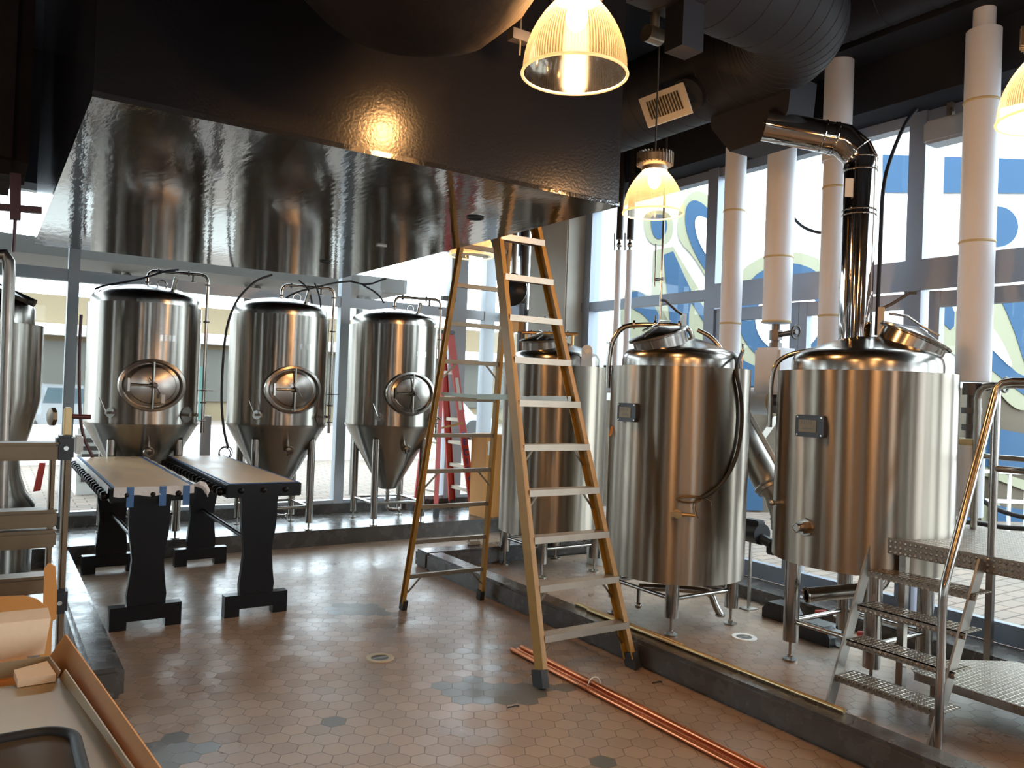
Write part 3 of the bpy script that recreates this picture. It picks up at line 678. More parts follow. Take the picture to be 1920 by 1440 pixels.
# valve assembly under pipe B with tee box and stub
y = yB; z = zx(1456, 608)
t = thing('steam_valve', (PX, y, z - .3), 'dark pipe valve with handwheel under the short white pipe', 'valve')
MB().cyl((PX, y, z), (PX, y, z - .23), .035).cyl((PX, y, z - .05), (PX, y, z - .13), .052, n=6).cyl((PX, y, z - .15), (PX, y, z - .2), .05, n=6).build('body', M['darksteel'], t)
MB().cyl((PX, y, z - .09), (PX, y - .2, z - .07), .022).build('side_arm', M['darksteel'], t)
MB().torus((PX, y - .19, z - .07), .05, .009, (0, 1, .1)).build('handwheel', M['darksteel'], t)
zb = zx(1450, 653); z2 = zx(1420, 752)
t = thing('insulated_tee', (PX, y, z2), 'white box-shaped insulated tee with a horizontal stub between the two right kettles', 'pipe')
MB().box(PX - .12, PX + .12, y - .13, y + .12, zx(1450, 740), zb, .02).build('box_jacket', M['white'], t)
MB().cyl((PX, y + .45, z2), (PX, y - .02, z2), .11, n=32).build('stub', M['white'], t)
MB().torus((PX, y - .02, z2), .105, .012, (0, 1, 0), n=32).build('tape_band', M['tape'], t)
MB().cyl((PX, y - .02, z2), (PX, y - .16, z2), .09, n=32).build('fitting', M['darksteel'], t)
# valve under pipe D, lower insulated piece
z = zx(1826, 718); y = yD
t = thing('steam_valve', (PX, y, z - .5), 'dark valve train with levers under the thick white pipe behind the handrail', 'valve')
MB().cyl((PX, y, z), (PX, y, z - .42), .03).cyl((PX, y, z), (PX, y, z - .08), .06, n=8).cyl((PX, y, z - .16), (PX, y, z - .2), .06, n=6).cyl((PX, y, z - .27), (PX, y, z - .31), .055, n=6).build('body', M['darksteel'], t)
MB().cyl((PX, y, z - .04), (PX, y - .2, z - .01), .025).torus((PX, y - .2, z - .01), .045, .008, (0, 1, .1)).build('handwheel', M['darksteel'], t)
MB().cyl((PX, y, z - .38), (PX, y, 1.0), .085, n=32).build('lower_jacket', M['white'], t)
MB().torus((PX, y, z - .385), .07, .025, n=32).build('tape_band', M['tape'], t)
# twin small risers
for px, lab in ((1158, 'left of the twin slim riser pipes, black sleeve above a valve, white below'), (1178, 'right of the twin slim riser pipes, black sleeve above a valve, white below')):
    x = 5.45; c = ox(px, 550, x); zv = ox(px, 450, x).z; zl = ox(px, 470, x).z
    t = thing('riser_pipe', (x, c.y, .1), lab, 'pipe', 'twin slim riser pipes')
    MB().cyl((x, c.y, .0), (x, c.y, zl), .033, n=20).build('white_sleeve', M['white'], t)
    MB().cyl((x, c.y, zv), (x, c.y, 4.3), .036, n=20).build('black_sleeve', M['plastic'], t)
    MB().cyl((x, c.y, zl), (x, c.y, zv), .015).ball((x, c.y, (zl + zv) / 2), .03).bar((x - .03, c.y + .04, zl), (x - .03, c.y + .05, zv + .07), .012, .006, up=(1, 0, 0)).build('valve', M['tube'], t)
# thin rod hanging over middle kettle with a sight gauge
c = ox(1239, 560, 4.75)
t = thing('hanging_rod', (4.75, c.y, 2.0), 'thin steel rod with a small valve hanging behind the middle kettle', 'rod')
MB().cyl((4.75, c.y, 1.98), (4.75, c.y, CZ), .011, n=10).build('rod', M['tube'], t)
zz = ox(1240, 523, 4.75).z
MB().cyl((4.75, c.y - .03, zz), (4.75, c.y + .07, zz), .014).cyl((4.72, c.y + .05, zz - .06), (4.72, c.y + .05, zz + .3), .007, n=8).build('valve', M['tube'], t)
# conduit and cable tray in the corner
for (px, r, m, lab) in ((962, .045, 'galv', 'left conduit of the three in the far corner behind the ladder'), (981, .06, 'darksteel', 'dark middle conduit of the three in the far corner behind the ladder'), (999, .045, 'tube', 'shiny right conduit beside the concrete column')):
    c = ox(px, 560, 5.72)
    one(MB().cyl((5.72, c.y, .17), (5.72, c.y, 4.3), r, n=20), 'conduit', M[m], (5.72, c.y, .17), lab, 'conduit', 'conduits in the far corner')
c = ox(966, 545, 5.6)
t = thing('wall_fan', (5.6, c.y, c.z), 'dark round fan head in the far corner behind the yellow ladder', 'fan')
MB().lathe([(0, 0), (.1, .01), (.2, .06), (.21, .1), (.15, .16), (0, .18)], c, (-1, -.6, 0), n=36).build('head', M['plastic'], t)
MB().cyl(c, (5.72, c.y, c.z), .03).build('arm', M['darksteel'], t)
c = ox(955, 600, 5.62)
t = thing('wall_box', (5.62, c.y, c.z), 'blue-grey box over a brown one on the corner conduits, seen through the ladder', 'box')
MB().box(5.6, 5.68, c.y - .25, c.y + .2, c.z + .02, c.z + .2).build('upper_box', M['frame'], t, smooth=False)
MB().box(5.6, 5.68, c.y - .25, c.y + .2, c.z - .16, c.z + .01).build('lower_box', M['card'], t, smooth=False)
# projector-like white box on the window head
p = ox(1775, 245, 5.75)
t = thing('wall_heater', (5.75, p.y, p.z), 'white angular unit bracketed high on the window frame', 'heater')
MB().box(5.66, 5.84, p.y - .2, p.y + .13, p.z - .09, p.z + .08, .02).build('body', M['framelight'], t)
MB().box(5.74, 5.78, p.y - .04, p.y + .0, p.z + .08, 3.9).build('bracket', M['galv'], t, smooth=False)

# ================================================================== FERMENTERS
def torispherical(r, h, z, n=12, power=2.6):
    return [(r * math.cos(PI / 2 * i / n) ** (2 / power) if i < n else 0, z + h * math.sin(PI / 2 * i / n) ** (2 / power)) for i in range(n + 1)]
def make_fermenter(x, y):
    z0 = PZ; r = .505
    t = thing('fermenter', (x, y, z0), 'conical stainless fermenter, leftmost of the three on the back platform', 'fermenter', 'fermenters on the back platform')
    MB().lathe([(r - .03, z0 + 2.215), (r, z0 + 2.215), (r, z0 + 1.095), (r - .01, z0 + 1.09)], (x, y, 0), n=96).build('jacket', M['steel'], t)
    sh = r - .022
    prof = [(sh, z0 + 2.20), (sh, z0 + 2.25), (sh - .006, z0 + 2.285), (sh - .02, z0 + 2.31), (sh - .045, z0 + 2.33), (sh - .09, z0 + 2.35), (.3, z0 + 2.385), (.16, z0 + 2.41), (0, z0 + 2.42)]
    MB().lathe(prof, (x, y, 0), n=96).build('dome', M['dome'], t)
    MB().lathe([(r + .012, z0 + 1.10), (r + .008, z0 + 1.085), (r - .01, z0 + 1.06), (.12, z0 + .40), (.105, z0 + .375), (.08, z0 + .362), (0, z0 + .36)], (x, y, 0), n=96).build('cone', M['steel'], t)
    s = .29
    for ax, ay in ((-1, -1), (1, -1), (-1, 1), (1, 1)):
        lx, ly = x + ax * s, y + ay * s
        lg = MB().cyl((lx, ly, z0 + .075), (lx, ly, z0 + .95), .04, n=28).build('leg', M['tube'], t)
        MB().cyl((lx, ly, z0 + .075), (lx, ly, z0 + .01), .010, n=12).cyl((lx, ly, z0), (lx, ly, z0 + .012), .042, n=28).build('foot_pad', M['tube'], lg)
    for (a, b) in (((-1, -1), (1, -1)), ((1, -1), (1, 1)), ((1, 1), (-1, 1)), ((-1, 1), (-1, -1))):
        MB().cyl((x + a[0] * s, y + a[1] * s, z0 + .24), (x + b[0] * s, y + b[1] * s, z0 + .24), .016, n=14).build('leg_brace', M['tube'], t)
    # oval manway facing the room
    cz = z0 + 1.46; cy = y - r
    ring = MB()
    prof = [(.235, .0), (.243, .05), (.236, .075), (.215, .08), (.203, .065), (.2, .03), (.19, .0)]
    ring.lathe([(a, b) for a, b in prof], (0, 0, 0), (0, 0, 1), 64)
    Rx = Matrix.Rotation(PI / 2, 4, 'X')                       # local z -> -y
    for v in ring.b.verts: v.co = Vector((x, cy + .05, cz)) + Rx @ Vector((v.co.x * 1.2, v.co.y, v.co.z + (-.06 * (abs(v.co.x) / .29) ** 2 if v.co.z < .02 else 0)))
    rg = ring.build('manway_ring', M['dome'], t)
    door = MB().lathe([(.198, .035), (.17, .045), (.165, .055), (.1, .07), (0, .078)], (0, 0, 0), (0, 0, 1), 64)
    for v in door.b.verts: v.co = Vector((x, cy + .03, cz)) + Rx @ Vector((v.co.x * 1.2, v.co.y, v.co.z))
    door.build('manway_door', M['dome'], t)
    mb = MB().cyl((x, cy - .06, cz - .215), (x, cy - .06, cz + .215), .010, n=12).cyl((x - .19, cy - .055, cz), (x, cy - .065, cz), .012, n=12)
    mb.box(x - .215, x - .195, cy - .06, cy - .03, cz - .06, cz + .06)
    mb.build('crossbar', M['tube'], rg)
    mb = MB().cyl((x, cy - .04, cz), (x, cy - .13, cz), .014).cyl((x - .05, cy - .125, cz + .07), (x + .05, cy - .125, cz - .07), .006, n=8)
    mb.ball((x, cy - .06, cz), .03, (1.3, .6, 1)).build('handle', M['darksteel'], rg)
    # riser, cross pipe and down pipe
    zt = z0 + 2.565; px_, py_ = x + .535, y - .12
    pts = [(x, y, z0 + 2.39), (x, y, zt - .07), (x + .012, y, zt - .03), (x + .04, y - .005, zt - .005), (x + .07, y - .01, zt), (px_ - .07, py_ + .01, zt), (px_ - .03, py_, zt - .012), (px_ - .008, py_, zt - .04), (px_, py_, zt - .08), (px_, py_, z0 + 1.0)]
    MB().tube(pts, .0165, 14).build('vent_pipe', M['tube'], t)
    mb = MB()
    for p, d in (((x, y, z0 + 2.45), (0, 0, 1)), ((x + .09, y - .015, zt), (1, 0, 0)), ((x + .36, y - .08, zt), (1, -.2, 0)), ((px_, py_, zt - .1), (0, 0, 1)), ((px_, py_, z0 + 2.1), (0, 0, 1)), ((px_, py_, z0 + 1.42), (0, 0, 1)), ((px_, py_, z0 + 1.3), (0, 0, 1)), ((px_, py_, z0 + 1.12), (0, 0, 1))):
        d = Vector(d).normalized(); p = Vector(p); mb.cyl(p - d * .007, p + d * .007, .03, n=20)
    mb.bar((px_ - .05, py_ - .01, z0 + 1.42), (px_ + .09, py_ - .01, z0 + 1.42), .012, .008).cyl((x + .4, y - .09, zt), (x + .4, y - .09, zt - .07), .012).cyl((x + .4, y - .09, zt - .07), (x + .4, y - .09, zt - .08), .025)
    split(mb, 'clamp', M['darksteel'], t)
    mb = MB().lathe([(.09, 0), (.095, .02), (.08, .035), (.03, .04), (0, .045)], (x + .13, y - .16, z0 + 2.36), (.1, -.1, 1), 28)
    mb.cyl((x + .2, y - .2, z0 + 2.38), (x + .22, y - .22, z0 + 2.5), .022).torus((x + .1, y - .2, z0 + 2.42), .04, .006, (0, 1, 0), n=20, k=6)
    mb.build('relief_fitting', M['tube'], t)
    # stubs, thermowell and cone port
    a = math.radians(38); c = Vector((x + r * math.sin(a), y - r * math.cos(a), z0 + 1.19)); n = Vector((math.sin(a), -math.cos(a), 0)); sd = Vector((math.cos(a), math.sin(a), 0))
    mb = MB()
    for k in (-.03, .06): mb.cyl(c + sd * k - n * .02, c + sd * k + n * .09, .014).torus(c + sd * k + n * .09, .015, .005, n, n=18, k=6)
    mb.build('stub_pair', M['tube'], t)
    mb = MB().cyl(c + n * .001 + sd * .02, c + n * .006 + sd * .02, .075, n=28); mb.build('stub_plate', M['dome'], t)
    a = math.radians(-38); c = Vector((x + r * math.sin(a), y - r * math.cos(a), z0 + 1.2)); n = Vector((math.sin(a), -math.cos(a), 0))
    MB().cyl(c, c + n * .03, .045, n=24).cyl(c + n * .02, c + n * .1, .012).cyl(c + n * .09 + Vector((0, 0, .0)), c + n * .09 + Vector((-.06, 0, .14)), .006, n=8).build('thermowell', M['tube'], t)
    c = Vector((x, y - .385, z0 + .86)); n = Vector((0, -.83, -.2)).normalized()
    MB().cyl(c + Vector((0, .03, 0)), c + n * .09, .035, n=24).torus(c + n * .08, .04, .01, n, n=24, k=6).cyl(c + n * .08, c + n * .12, .028, n=24).build('racking_port', M['tube'], t)
    MB().bar(c + n * .1, c + n * .1 + Vector((-.03, 0, -.17)), .012, .005, up=(0, 1, 0)).cyl(c + n * .118, c + n * .122, .017).build('port_lever', M['darksteel'], t)
    # bottom outlet
    MB().cyl((x, y, z0 + .37), (x, y, z0 + .2), .022).cyl((x, y, z0 + .33), (x, y, z0 + .32), .035).cyl((x, y, z0 + .24), (x, y, z0 + .23), .035).tube([(x, y, z0 + .2), (x, y, z0 + .15), (x + .03, y - .02, z0 + .12), (x + .12, y - .08, z0 + .12)], .02, 12, smooth=1).torus((x + .12, y - .08, z0 + .12), .025, .01, (1, -.6, 0), n=20, k=6).build('bottom_outlet', M['tube'], t)
    # maker's plate
    a0 = 0.10
    mb = MB()
    for k in range(4):
        a1 = a0 + k * .075; a2 = a1 + .05
        mb.bar((x + (r + .001) * math.sin(a1), y - (r + .001) * math.cos(a1), z0 + 1.9), (x + (r + .001) * math.sin(a2), y - (r + .001) * math.cos(a2), z0 + 1.9), .002, .055)
    mb.build('etched_plate', M['tube'], t, smooth=False)
    return t
f1 = make_fermenter(1.29, 8.43)
dup(f1, (2.60, 8.43, PZ), 'conical stainless fermenter, middle of the three on the back platform, black cables over its dome')
dup(f1, (3.91, 8.43, PZ), 'conical stainless fermenter, rightmost of the three on the back platform, red ladder behind')
# paper tag on the first fermenter's door
p = oy(305, 748, 7.8)
one(MB().box(p.x - .012, p.x + .018, 7.79, 7.793, p.z - .04, p.z + .04), 'hang_tag', M['sticker'], (p.x, 7.79, p.z), 'small white paper tag hanging on the left fermenter door', 'tag', smooth=False)

# tank at the left edge
t = thing('edge_tank', (-.02, 7.25, .0), 'stainless tank cut off by the left edge, tapering then flaring to a wide foot', 'tank')
R0 = .40
MB().lathe([(R0 - .02, 2.06), (R0, 2.06), (R0, 1.50), (R0 - .015, 1.42), (.33, 1.2), (.275, 1.03)], (-.02, 7.25, 0), n=80).build('jacket', M['steel'], t)
MB().lathe([(R0 - .06, 2.05), (R0 - .06, 2.18), (R0 - .09, 2.24), (.22, 2.30), (0, 2.34)], (-.02, 7.25, 0), n=64).build('dome', M['dome'], t)
MB().lathe([(.275, 1.03), (.29, .9), (.33, .78), (R0, .685), (R0, .66), (R0 - .02, .64), (R0 - .02, .002), (0, .002)], (-.02, 7.25, 0), n=80).build('flared_base', M['steel'], t)
MB().cyl((.06, 7.1, 2.33), (.30, 7.0, 2.22), .03).lathe([(0, 0), (.16, .0), (.17, .03), (0, .06)], (.12, 7.08, 2.27), (.4, -.1, 1), 32).build('lid', M['darksteel'], t)
pts = [oy(x, y, 6.6) for x, y in ((-20, 500), (-8, 478), (8, 476), (16, 490), (17, 520), (15, 560), (13, 640), (9, 760), (4, 900), (2, 990))]
one(MB().tube(pts, .040, 20), 'drain_pipe', M['galv'], tuple(oy(2, 990, 6.6)), 'thick bent steel pipe standing in front of the leftmost tank', 'pipe')
# red clamp frame and grey bits beside it
q = [oy(x, y, 7.6) for x, y in ((74, 868), (86, 868), (76, 920), (62, 922))]
mb = MB(); mb.poly3([(p.x, 7.6, p.z) for p in q], (0, 1, 0), .04)
one(mb, 'hand_trolley', M['red'], tuple(q[3]), 'red slanted bar of a hand trolley, right of the leftmost tank', 'trolley', smooth=False)

# ================================================================== KETTLES
def make_kettle(x, y, r, zb, zt, s, name, label, lid_dir, lid_off, dome_h, legr=.05, vdir=(-.8, -.6)):
    t = thing(name, (x, y, 0), label, 'kettle', 'brewing kettles inside the curb')
    MB().lathe([(r - .05, zt + .0), (r, zt), (r, zb), (r - .06, zb - .005), (0, zb)], (x, y, 0), n=112).build('jacket', M['jacket'], t)
    sh = r * .845
    prof = [(sh, zt - .01), (sh, zt + .055), (sh - .006, zt + .085), (sh - .02, zt + .11), (sh - .045, zt + .13), (sh - .09, zt + .145), (sh * .5, zt + dome_h * .84), (.12, zt + dome_h * .98), (0, zt + dome_h)]
    MB().lathe(prof, (x, y, 0), n=96).build('dome', M['dome'], t)
    for ax, ay in ((-1, -1), (1, -1), (-1, 1), (1, 1)):
        lx, ly = x + ax * s, y + ay * s
        lg = MB().cyl((lx, ly, .13), (lx, ly, zb + .01), legr, n=28).build('leg', M['tube'], t)
        MB().cyl((lx, ly, .13), (lx, ly, .01), .011, n=12).cyl((lx, ly, .0), (lx, ly, .012), .048, n=28).cyl((lx, ly, .012), (lx, ly, .035), .018, n=6).build('foot_pad', M['tube'], lg)
    zz = .26
    for (a, b) in (((-1, -1), (1, -1)), ((1, -1), (1, 1)), ((1, 1), (-1, 1)), ((-1, 1), (-1, -1))):
        MB().cyl((x + a[0] * s, y + a[1] * s, zz), (x + b[0] * s, y + b[1] * s, zz), .015, n=14).build('leg_brace', M['tube'], t)
    # tilted manway neck and lid
    d = Vector((lid_dir[0], lid_dir[1], lid_dir[2])).normalized()
    c = Vector((x + lid_off[0], y + lid_off[1], zt + dome_h * .62))
    nk = .20
    MB().lathe([(nk, -.10), (nk, .085), (nk + .012, .09), (nk + .012, .1), (nk, .105)], c, d, 56).build('manway_neck', M['dome'], t)
    ld = MB().lathe([(nk + .025, .095), (nk + .028, .108), (nk + .01, .116), (.12, .135), (.03, .162), (0, .165)], c, d, 56).build('manway_lid', M['dome'], t)
    side = d.cross(Vector((0, 0, 1))).normalized(); hd = Vector((d.x, d.y, 0)).normalized()
    up = side.cross(d).normalized() if side.cross(d).z > 0 else -side.cross(d).normalized()
    k = c + d * .16
    MB().tube([k + up * .20 + side * .12, k + up * .1 + side * .1 + d * .03, k + d * .02, k - up * .12 + d * .005], .008, 10).build('lid_strap', M['tube'], ld)
    hb = c + d * .1 + up * .22
    MB().bar(hb - Vector((0, 0, .09)), hb + Vector((0, 0, .1)), .04, .03, up=side).build('hinge_block', M['tube'], ld)
    e = hb + Vector((0, 0, .09))
    MB().tube([e, e + hd * .06 + Vector((0, 0, .03)), e + hd * .16 + Vector((0, 0, .1)), e + hd * .2 + Vector((0, 0, .1))], .011, 10).build('lever', M['darksteel'], ld)
    return t
def nameplate(t, x, y, r, pxc, pyc, w, h):
    """black plastic frame with a steel plate, wrapped on the jacket where the picture shows it"""
    D = math.hypot(x, y); d = ray(pxc, pyc); d.normalize()
    # first hit of the vertical cylinder
    A = d.x ** 2 + d.y ** 2; B = -2 * (d.x * x + d.y * y); C_ = x * x + y * y - r * r
    s = (-B - math.sqrt(max(0, B * B - 4 * A * C_))) / (2 * A); p = CAM + d * s
    n = Vector((p.x - x, p.y - y, 0)).normalized(); u = Vector((-n.y, n.x, 0)); v = Vector((0, 0, 1))
    if u.dot(Vector((.83, -.55, 0))) < 0: u = -u
    def rr(w, h, c): 
        o = []
        for cx, cy, a in ((w / 2 - c, h / 2 - c, 0), (-w / 2 + c, h / 2 - c, 90), (-w / 2 + c, -h / 2 + c, 180), (w / 2 - c, -h / 2 + c, 270)):
            for k in range(5): o.append((cx + c * math.cos(math.radians(a + k * 22.5)), cy + c * math.sin(math.radians(a + k * 22.5))))
        return o
    sg = 1 if u.cross(v).dot(n) > 0 else -1
    fr = MB().prism(rr(w, h, .02), p - n * .02, u, v, sg * .045).build('nameplate_frame', M['plastic'], t)
    MB().prism(rr(w * .62, h * .55, .004), p - n * .02 - u * w * .06, u, v, sg * .0475).build('nameplate', M['aludark'], fr)
    mb = MB()
    for a in (-1, 1):
        for b in (-1, 1): mb.cyl(p + u * a * w * .42 + v * b * h * .4 + n * .02, p + u * a * w * .42 + v * b * h * .4 + n * .028, .005, n=10)
    mb.build('screw', M['tube'], fr)
    mb = MB()
    for k in range(5): q = p + u * (-.26 + k * .085) * w + v * h * .07 + n * .0275; mb.bar(q, q + v * h * .16, .006 , .001, up=n)
    q = p - u * w * .24 - v * h * .12 + n * .0278; mb.bar(q, q + u * w * .36, .006, .001, up=n)
    mb.build('engraving', M['darksteel'], fr, smooth=False)
    return p, n, u

K3 = (4.77, 3.07, .54); K2 = (4.46, 4.42, .525); K1 = (4.63, 6.25, .50)
k3 = make_kettle(*K3, .694, 1.90, .286, 'boil_kettle', 'large brushed steel kettle at the right with the tall flue and black nameplate', (.5, -.77, 2.0), (.13, -.20), .235)
k2 = make_kettle(*K2, .378, 1.92, .31, 'mash_kettle', 'brushed steel kettle in the middle, hose looped down its front, tilted lid on the left', (-.6, .15, 1.8), (-.22, -.02), .235)
k1 = make_kettle(*K1, .371, 1.95, .31, 'hot_liquor_kettle', 'brushed steel kettle behind the yellow ladder, with a lifting eye on its rim', (-.25, -.1, 1.9), (-.17, -.02), .235)
nameplate(k3, *K3, 1522, 799, .20, .135)
nameplate(k2, *K2, 1179, 773, .19, .135)
def cylhit(K, px, py, off=0.0):
    x, y, r = K; d = ray(px, py).normalized(); A = d.x ** 2 + d.y ** 2; B = -2 * (d.x * x + d.y * y); C_ = x * x + y * y - (r + off) ** 2
    s = (-B - math.sqrt(max(0, B * B - 4 * A * C_))) / (2 * A); p = CAM + d * s
    return p, Vector((p.x - x, p.y - y, 0)).normalized()
# fittings of the boil kettle
p, n = cylhit(K3, 1512, 988)
MB().cyl(p - n * .02, p + n * .02, .055, n=8).cyl(p, p + n * .06, .04, n=6).cyl(p + n * .05, p + n * .1, .024).torus(p + n * .1, .024, .006, n, n=20, k=6).build('sight_port', M['tube'], k3)
p, n = cylhit(K3, 1462, 943); u = Vector((-.8, .5, 0))
MB().cyl(p - n * .03, p + n * .05, .012).ball(p + n * .05, .02).build('thermowell', M['tube'], k3)
mb = MB()
pa = Vector((K3[0] - .33 * .545 - .1, K3[1] + .33 * .839, 1.96))
pts = [(K3[0] - .09, K3[1] + .10, 2.07), (K3[0] - .22, K3[1] + .26, 2.045), (K3[0] - .30, K3[1] + .42, 2.0), (K3[0] - .335, K3[1] + .475, 1.9), (K3[0] - .335, K3[1] + .475, 1.62), (K3[0] - .335, K3[1] + .475, 1.52)]
MB().tube(pts, .016, 12, smooth=2).build('overflow_pipe', M['tube'], k3)
# sweep outlet under the boil kettle
a = oz(1502, 1113, .40); a = Vector((4.42, 3.20, .47)); b = Vector((4.80, 2.98, .52))
MB().tube([a, a + (b - a) * .6, b, b + Vector((.06, -.03, .06)), b + Vector((.08, -.04, .2))], .045, 24, caps=False, smooth=1).torus(a, .045, .007, (a - b), n=32, k=6).build('outlet_pipe', M['tube'], k3)
# flue
t = thing('steel_flue', (4.72, 3.12, 2.08), 'polished steel flue rising from the right kettle and bending to the duct', 'flue')
fx, fy = 4.73, 3.13; fz = 3.24
pe = ox(1462, 240, 4.34)
up = [(fx, fy, 2.05), (fx, fy, fz - .02)]
MB().cyl((fx, fy, 2.06), (fx, fy, fz), .102, n=48, caps=False).build('riser', M['chrome'], t)
e0 = Vector((fx, fy, fz)); e3 = e0 + (Vector(pe) - e0 - Vector((0, 0, .16))).normalized() * .17 + Vector((0, 0, .16))
dr = (Vector(pe) - e3).normalized()
MB().tube([e0, e0 + Vector((0, 0, .05)), e0 + Vector((0, 0, .10)) + dr * .03, e3 - dr * .05, e3 + dr * .02], .106, 40, caps=False).build('elbow', M['chrome'], t)
MB().cyl(e3, Vector(pe) + dr * .1, .102, n=48, caps=False).build('upper_run', M['chrome'], t)
mb = MB()
for p_, d_ in ((e0 - Vector((0, 0, .02)), (0, 0, 1)), (e0 - Vector((0, 0, .28)), (0, 0, 1)), (e0 - Vector((0, 0, .31)), (0, 0, 1)), (e0 + Vector((0, 0, .06)), (0, 0, 1)), (e0 + Vector((0, 0, .11)) + dr * .03, dr + Vector((0, 0, 1))), (e3, dr), (e3 + dr * .08, dr), (Vector((fx, fy, 2.1)), (0, 0, 1))): mb.torus(p_, .104, .006, d_, n=44, k=6)
split(mb, 'joint_band', M['chrome'], t)
MB().cyl((fx, fy, 2.0), (fx, fy, 2.1), .085, n=36).build('collar', M['dome'], t)
p, n = cylhit((fx, fy, .103), 1600, 352)
MB().poly3([p + Vector((0, 0, .06)) + n * .003, p + n * .003 - Vector((0, 0, .06)), p + n * .003 - Vector((0, 0, .06)) + Vector((-.04, .03, 0)), p + n * .003 + Vector((0, 0, .06)) + Vector((-.04, .03, 0))], n, .002).build('sticker', M['sticker'], t, smooth=False)
# cable up the flue
pts = [(fx + .1, fy - .09, 2.15), (fx + .11, fy - .09, 2.8), tuple(ox(1655, 345, 4.95)), tuple(ox(1675, 280, 5.1)), tuple(ox(1700, 225, 5.3)), tuple(ox(1718, 205, 5.5))]
one(MB().tube(pts, .013, 10, smooth=2), 'flue_cable', M['duct'], pts[0], 'grey cable climbing beside the flue to the window head', 'cable')
pts = [tuple(ox(x, y, 5.5)) for x, y in ((1480, 395), (1490, 412), (1508, 428), (1535, 437), (1560, 436))]
one(MB().tube(pts, .012, 10, smooth=2), 'window_cable', M['duct'], pts[0], 'thin dark cable sagging against the sky between two white pipes', 'cable')

# fittings of the middle kettle
R_ = Vector((.707, -.707, 0)); Fd = Vector((-.707, -.707, 0)); c = Vector((K2[0], K2[1], 0))
zt = 1.92
P_ = [c - R_ * .46 + Fd * .05 + Vector((0, 0, 1.4)), c - R_ * .50 + Fd * .05 + Vector((0, 0, 1.9)), c - R_ * .50 + Fd * .05 + Vector((0, 0, 2.13)), c - R_ * .46 + Fd * .05 + Vector((0, 0, 2.22)), c - R_ * .36 + Fd * .05 + Vector((0, 0, 2.245)), c - R_ * .02 + Fd * .03 + Vector((0, 0, 2.25)), c + R_ * .06 + Fd * .02 + Vector((0, 0, 2.22)), c + R_ * .09 + Vector((0, 0, 2.14)), c + R_ * .09 + Vector((0, 0, 2.05))]
P_[0] = c - R_ * .545 + Fd * .05 + Vector((0, 0, 1.75)); P_[1] = c - R_ * .545 + Fd * .05 + Vector((0, 0, 1.95)); P_[2] = c - R_ * .53 + Fd * .05 + Vector((0, 0, 2.1))
MB().tube(P_, .02, 14, smooth=1).build('spray_pipe', M['tube'], k2)
mb = MB()
for p_, d_ in ((P_[4], R_), (c - R_ * .2 + Fd * .04 + Vector((0, 0, 2.247)), R_), (P_[5] , R_), (P_[2], Vector((0, 0, 1)))): mb.cyl(p_ - d_ * .008, p_ + d_ * .008, .036, n=20)
mb.cyl(c - R_ * .2 + Fd * .04 + Vector((0, 0, 2.25)), c - R_ * .2 + Fd * .04 + Vector((0, 0, 2.32)), .008, n=8)
split(mb, 'clamp', M['tube'], k2)
MB().tube([c + R_ * .12 + Vector((0, 0, 2.22)), c + R_ * .24 + Vector((0, 0, 2.16)), c + R_ * .33 + Vector((0, 0, 2.03))], .018, 12, smooth=2).build('return_pipe', M['tube'], k2)
MB().prism([(-.05, -.02), (.05, -.02), (.05, .14)] + [(.05 * math.cos(a * PI / 8), .14 + .05 * math.sin(a * PI / 8)) for a in range(1, 8)] + [(-.05, .14)], c + R_ * .45 + Fd * .12 + Vector((0, 0, 1.93)), Fd, (0, 0, 1), .01).build('lifting_eye', M['dome'], k2)
p, n = cylhit(K2, 1270, 963)
MB().cyl(p - n * .02, p + n * .03, .03, n=20).box(p.x - .02, p.x + .02, p.y - .02, p.y + .02, p.z - .02, p.z + .02).bar(p + n * .04 - R_ * .05, p + n * .04 + R_ * .03, .028, .035, bev=0).cyl(p + n * .04 + R_ * .03, p + n * .04 + R_ * .12, .012).build('sample_cock', M['brass'], k2)
p2 = [Vector(c + R_ * .45 + Fd * .12 + Vector((0, 0, 2.06)))]
for px_, py_ in ((1378, 690), (1390, 740), (1392, 790), (1386, 840), (1372, 880), (1350, 912), (1325, 930), (1312, 934)): q, n = cylhit(K2, px_, py_, .02); p2.append(q)
hs = one(MB().tube(p2, .014, 12, smooth=2), 'coiled_hose', M['rubber'], tuple(p2[-1]), 'dark hose draped from the lifting eye down the front of the middle kettle', 'hose')
mb = MB()
for k in range(2):
    ring = [cylhit(K2, 1310 - 18 + (20 + 4 * k) * math.cos(a * PI / 6), 937 + (5 + 2 * k) * math.sin(a * PI / 6) - k, .03)[0] for a in range(13)]
    mb.tube(ring, .005, 6)
mb.tube([cylhit(K2, x, y, .03)[0] for x, y in ((1305, 940), (1303, 955), (1309, 972))], .004, 6).tube([cylhit(K2, x, y, .03)[0] for x, y in ((1322, 934), (1332, 940), (1334, 950))], .004, 6)
mb.build('tie_cord', M['aludark'], hs)
p, n = cylhit(K2, 1149, 806)
one(MB().prism([(-.012, -.05), (.012, -.05), (.012, .03), (-.012, .03)], p + n * .01, Vector((.8, -.5, .3)).normalized(), Vector((.35, 0, 1)).normalized(), .002), 'hang_tag', M['card'], tuple(p), 'small brown paper tag hanging under the middle kettle nameplate', 'tag', smooth=False)
